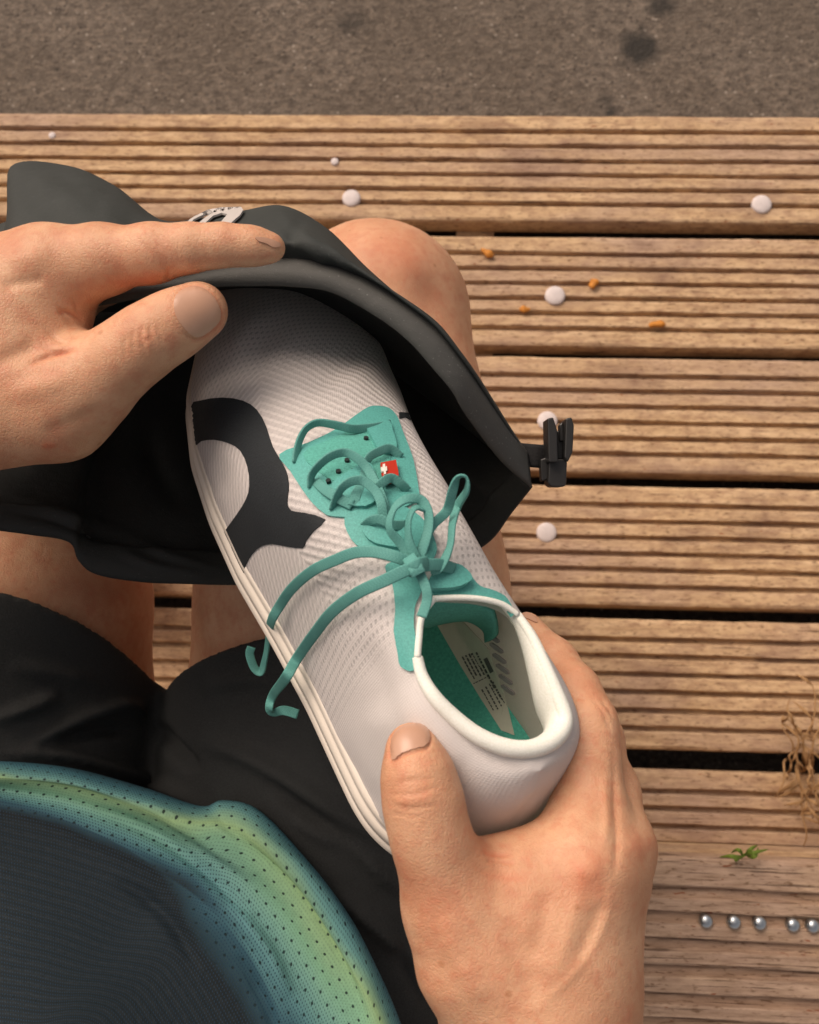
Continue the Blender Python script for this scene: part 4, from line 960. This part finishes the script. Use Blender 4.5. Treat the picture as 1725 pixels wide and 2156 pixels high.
vR = strokes(vR, normals(vR, fR), [
    ([(816, 1668), (850, 1674), (892, 1668), (932, 1652)], 3.5, -.0005), ([(822, 1692), (868, 1702), (924, 1692)], 3.5, -.0005), ([(832, 1650), (872, 1642), (915, 1640)], 3.2, -.0004), ([(830, 1712), (880, 1720)], 3.2, -.0003), ([(850, 1682), (900, 1680)], 20, .0006, .2),
    ([(1188, 1480), (1212, 1468), (1240, 1474)], 4, -.0005), ([(1262, 1470), (1280, 1490), (1292, 1512)], 3.5, -.0005), ([(1245, 1468), (1268, 1495), (1285, 1520)], 3.5, -.0004), ([(1268, 1505), (1280, 1522), (1286, 1535)], 3.5, -.0004), ([(1130, 1330), (1150, 1350)], 4, -.0003),
    ([(1228, 1835), (1240, 1830)], 30, .0013, .45), ([(1340, 1775), (1350, 1780)], 24, .0006, .5), ([(1292, 1560), (1296, 1680), (1300, 1780), (1290, 1850)], 8, -.0007, .1), ([(1270, 1620), (1276, 1720), (1270, 1800)], 9, .0006), ([(1228, 1850), (1200, 1950), (1165, 2080)], 18, .0006), ([(1290, 1850), (1278, 1930), (1240, 2010), (1180, 2080), (1130, 2110)], 9, .00038),
    ([(1010, 1790), (1040, 1800), (1080, 1800)], 5, -.0006, .7), ([(1030, 1812), (1080, 1818)], 4, -.0004, .4), ([(1000, 1830), (1060, 1850), (1120, 1850)], 8, 0, .4), ([(930, 1930), (960, 2010), (1020, 2110)], 22, .0009), ([(1060, 1930), (1100, 2030), (1130, 2120)], 30, -.0014), ([(1150, 1900), (1130, 2000)], 22, -.0008), ([(1260, 1920), (1230, 2000)], 18, -.0008),
    ([(1180, 1860), (1240, 1870), (1280, 1850)], 26, 0, .45), ([(870, 1560), (890, 1600)], 30, 0, .1), ([(900, 1880), (940, 1960)], 40, 0, .25), ([(1180, 1380), (1260, 1470)], 20, 0, .2),
    ([(822, 1602), (820, 1570), (828, 1544), (847, 1526), (880, 1521), (903, 1531), (908, 1554), (900, 1574), (872, 1583), (845, 1592), (826, 1606)], 3.4, -.0008, .4)], tR)
vB = strokes(vB, normals(vB, fB), [([(770, 545), (840, 560)], 70, .004, .25), ([(700, 640), (760, 660)], 40, -.003), ([(900, 620), (920, 760)], 40, -.002, .2), ([(820, 520), (860, 560)], 40, 0, .35)], tB)
v_all = np.concatenate([vL, vR, vB]); f_all = np.concatenate([fL, fR+len(vL), fB+len(vL)+len(vR)])
body = mesh_obj('body', v_all, f_all, skin, person, cols=np.concatenate([tL, tR, tB]))
HL, HR = bvh_of(vL, fL), bvh_of(vR, fR)
patch('fingernail', [(367, 640), (373, 623), (392, 609), (418, 606), (442, 620), (459, 645), (462, 670), (448, 689), (420, 708), (401, 703), (383, 685), (369, 662)], HL, nail_m, body, .0005, 5, 3, lift=.0001)
patch('fingernail', [(538, 500), (560, 502), (584, 510), (589, 518), (576, 521), (560, 513), (544, 508)], HL, nail_m, body, .0006, 4, 3)
patch('fingernail', [(831, 1546), (849, 1530), (879, 1525), (898, 1534), (903, 1553), (896, 1569), (870, 1577), (845, 1586), (828, 1599), (824, 1570)], HR, nail_m, body, .0005, 5, 3, lift=-.0001)

patch('fingernail', [(1098, 1296), (1110, 1291), (1126, 1300), (1131, 1312), (1116, 1306)], HR, nail_m, body, .0005, 4, 3)

# ---- shorts
def plane3(a, b, c, toward):
    a, b, c = X(*a), X(*b), X(*c); n_ = np.cross(b-a, c-a); n_ /= np.linalg.norm(n_)
    if (toward-a)@n_ < 0: n_ = -n_
    return a, n_
pR = plane3((640, 1345, .562), (345, 1478, .655), (1080, 1430, .655), X(790, 668, .69)); pL = plane3((20, 1256, .565), (318, 1475, .655), (-300, 1470, .655), X(60, 700, .69))
pel = Raw([(X(330, 2250, .69), .10), (X(330, 2600, .70), .13)], .05)
def shortsfn(q):
    def leg(c, pl):
        dist = (q-pl[0])@pl[1]
        lo_ = c(q); fl = .007+.004*np.exp(-((dist+.01)/.05)**2)
        d = smax(lo_-fl, dist, .004)
        return d
    a = smin(leg(thighR, pR), leg(thighL, pL), .012)
    return smin(a, pel(q), .06)
lo, hi = bounds([thighR, thighL, pel], .04)
lo[1] = min(lo[1], X(0, 1230, .56)[1]); lo[1] = X(0, 1200, .56)[1]
vS, fS = polygonize(shortsfn, lo, hi, .0027); vS = W(vS)
fS = fS if (normals(vS, fS)[np.argmin(proj(vS)[1])]@(CAM-vS[np.argmin(proj(vS)[1])])) > 0 else fS[:, ::-1]
vS = strokes(vS, normals(vS, fS), [([(-20, 1520), (60, 1490), (130, 1460)], 12, 0.0068), ([(60, 1570), (150, 1520), (250, 1485), (310, 1500)], 13, 0.0085), ([(0, 1585), (140, 1592), (300, 1640), (420, 1690)], 12, 0.0068), ([(120, 1560), (210, 1540), (290, 1535)], 12, -0.0068), ([(330, 1520), (360, 1570), (420, 1620)], 14, -0.0085),
    ([(420, 1560), (540, 1600), (680, 1690), (820, 1780)], 18, 0.0068), ([(620, 1720), (740, 1790), (860, 1890)], 15, 0.0068), ([(560, 1640), (680, 1740), (800, 1850)], 14, -0.0068), ([(700, 1870), (800, 1960), (900, 2060)], 16, 0.0068), ([(680, 1560), (740, 1640), (800, 1720)], 18, -0.0051), ([(840, 2000), (900, 2100)], 14, -0.0051), ([(20, 1400), (120, 1420), (220, 1440)], 16, 0.0034), ([(420, 1450), (520, 1430), (600, 1440)], 16, 0.0034)])
shorts = mesh_obj('shorts', vS, fS, shorts_m, person)

# ---- shirt: the draped front with its printed border, and the rest round the trunk
r0 = [(-420, 1560), (-160, 1590), (0, 1604), (150, 1620), (300, 1660), (420, 1700), (470, 1690), (545, 1712), (645, 1815), (733, 1935), (803, 2065), (850, 2180), (900, 2330), (930, 2480)]
r1 = [(-420, 1592), (-160, 1620), (0, 1636), (150, 1652), (300, 1695), (410, 1735), (470, 1752), (540, 1790), (628, 1872), (706, 1985), (770, 2100), (812, 2210), (860, 2350), (890, 2490)]
r2 = [(-420, 1618), (-160, 1644), (0, 1662), (145, 1685), (285, 1735), (390, 1785), (450, 1815), (512, 1855), (590, 1935), (656, 2040), (710, 2145), (745, 2245), (790, 2370), (820, 2500)]
r3 = [(-420, 1640), (-160, 1668), (0, 1688), (135, 1722), (262, 1778), (355, 1838), (410, 1875), (462, 1920), (530, 2000), (580, 2090), (622, 2180), (650, 2270), (690, 2390), (720, 2510)]
r4 = [(-420, 1668), (-160, 1695), (0, 1722), (122, 1768), (230, 1830), (310, 1900), (350, 1940), (390, 1995), (440, 2070), (478, 2145), (508, 2220), (530, 2300), (560, 2410), (590, 2530)]
r5 = [(-420, 1720), (-160, 1760), (-20, 1800), (80, 1850), (160, 1910), (230, 1980), (270, 2030), (300, 2080), (335, 2140), (360, 2200), (380, 2260), (400, 2330), (430, 2430), (460, 2550)]
r6 = [(-420, 1900), (-200, 1940), (-90, 1980), (-10, 2020), (50, 2070), (100, 2120), (130, 2160), (155, 2200), (180, 2240), (205, 2290), (230, 2340), (250, 2400), (290, 2490), (330, 2590)]
r7 = [(-420, 2250), (-260, 2280), (-180, 2300), (-120, 2330), (-70, 2360), (-30, 2390), (0, 2420), (20, 2450), (45, 2480), (70, 2510), (100, 2550), (130, 2600), (180, 2660), (230, 2720)]
dd0 = np.linspace(.555, .520, len(r0))
dro = [.004, -.010, -.004, -.012, -.016, -.030, -.060, -.100]
rows = [[P(u, v, dd0[j]+dro[i]) for j, (u, v) in enumerate(r_)] for i, r_ in enumerate((r0, r1, r2, r3, r4, r5, r6, r7))]
rows = [[P(u, v-3, dd0[j]+.022) for j, (u, v) in enumerate(r0)]]+rows
gs = loft(rows, 16, 14); ss = gs.reshape(-1, 3); sfc = grid_faces(*gs.shape[:2])
if normals(ss, sfc)[gs.shape[1]*60+60]@(CAM-ss[gs.shape[1]*60+60]) < 0: sfc = sfc[:, ::-1]
ss = strokes(ss, normals(ss, sfc), [([(440, 1700), (500, 1760), (600, 1850), (680, 1960), (740, 2080), (780, 2180)], 16, -.005), ([(300, 1690), (420, 1760), (540, 1850)], 14, .003), ([(520, 1740), (640, 1840), (730, 1960), (800, 2100)], 18, .003), ([(200, 1700), (330, 1760), (450, 1850), (520, 1930)], 12, -.003), ([(480, 1900), (560, 2000), (610, 2100)], 16, .004), ([(250, 1850), (350, 1930), (420, 2040)], 14, -.003), ([(0, 1640), (140, 1660), (280, 1700)], 10, -.002), ([(500, 2010), (560, 2120), (590, 2200)], 10, -.003)])
tt = np.repeat(np.linspace(-1/8, 1, gs.shape[0]), gs.shape[1])
tcol = np.interp(tt, [-.125, 0, 1/7, 2/7, 3/7, 4/7, 5/7, 1], [.04, .06, .28, .50, .78, .91, .98, 1.0])
along = np.tile(np.linspace(0, 1, gs.shape[1]), gs.shape[0])
tcol = tcol+.05*np.sin(along*17)*(tcol < .8)
shirt = mesh_obj('shirt', ss, sfc, shirt_m, person, uv=metric_uv(gs), cols=tcol); solidify(shirt, .0010, -1)
def shirtfn(q):
    d = torso(q)-.012
    d = smin(d, shoul(q)-.012, .03)
    for a, b in ((LS, LE), (RS, RE)):
        e = sd_cone(q, a, a+(b-a)*.55, .068, .062); d = smin(d, e, .03)
    return smax(d, (q-X(300, 2450, .70))[:, 2]-.06, .01)
lo, hi = bounds([torso, shoul], .09)
vT, fT = polygonize(shirtfn, lo-.05, hi+.05, .008); vT = W(vT); fT = flip(vT, fT)
navy = cloth('navy_mesh', (.016, .024, .032), .8, 900, .5, .2)
mesh_obj('shirt_body', vT, fT, navy, person)

# ------------------------------------------------------------------ put every empty at the base of its thing
bpy.context.view_layer.update()
for root in [o for o in COL.objects if o.type == 'EMPTY']:
    pts = []
    def walk(o):
        for c in o.children:
            if c.type == 'MESH': pts.extend([c.bound_box[0], c.bound_box[6]])
            walk(c)
    walk(root)
    q = np.array([tuple(p) for p in pts]); b = Vector(((q[:, 0].min()+q[:, 0].max())/2, (q[:, 1].min()+q[:, 1].max())/2, q[:, 2].min()))
    root.location = b
    for c in root.children: c.matrix_parent_inverse = Matrix.Translation(-b)
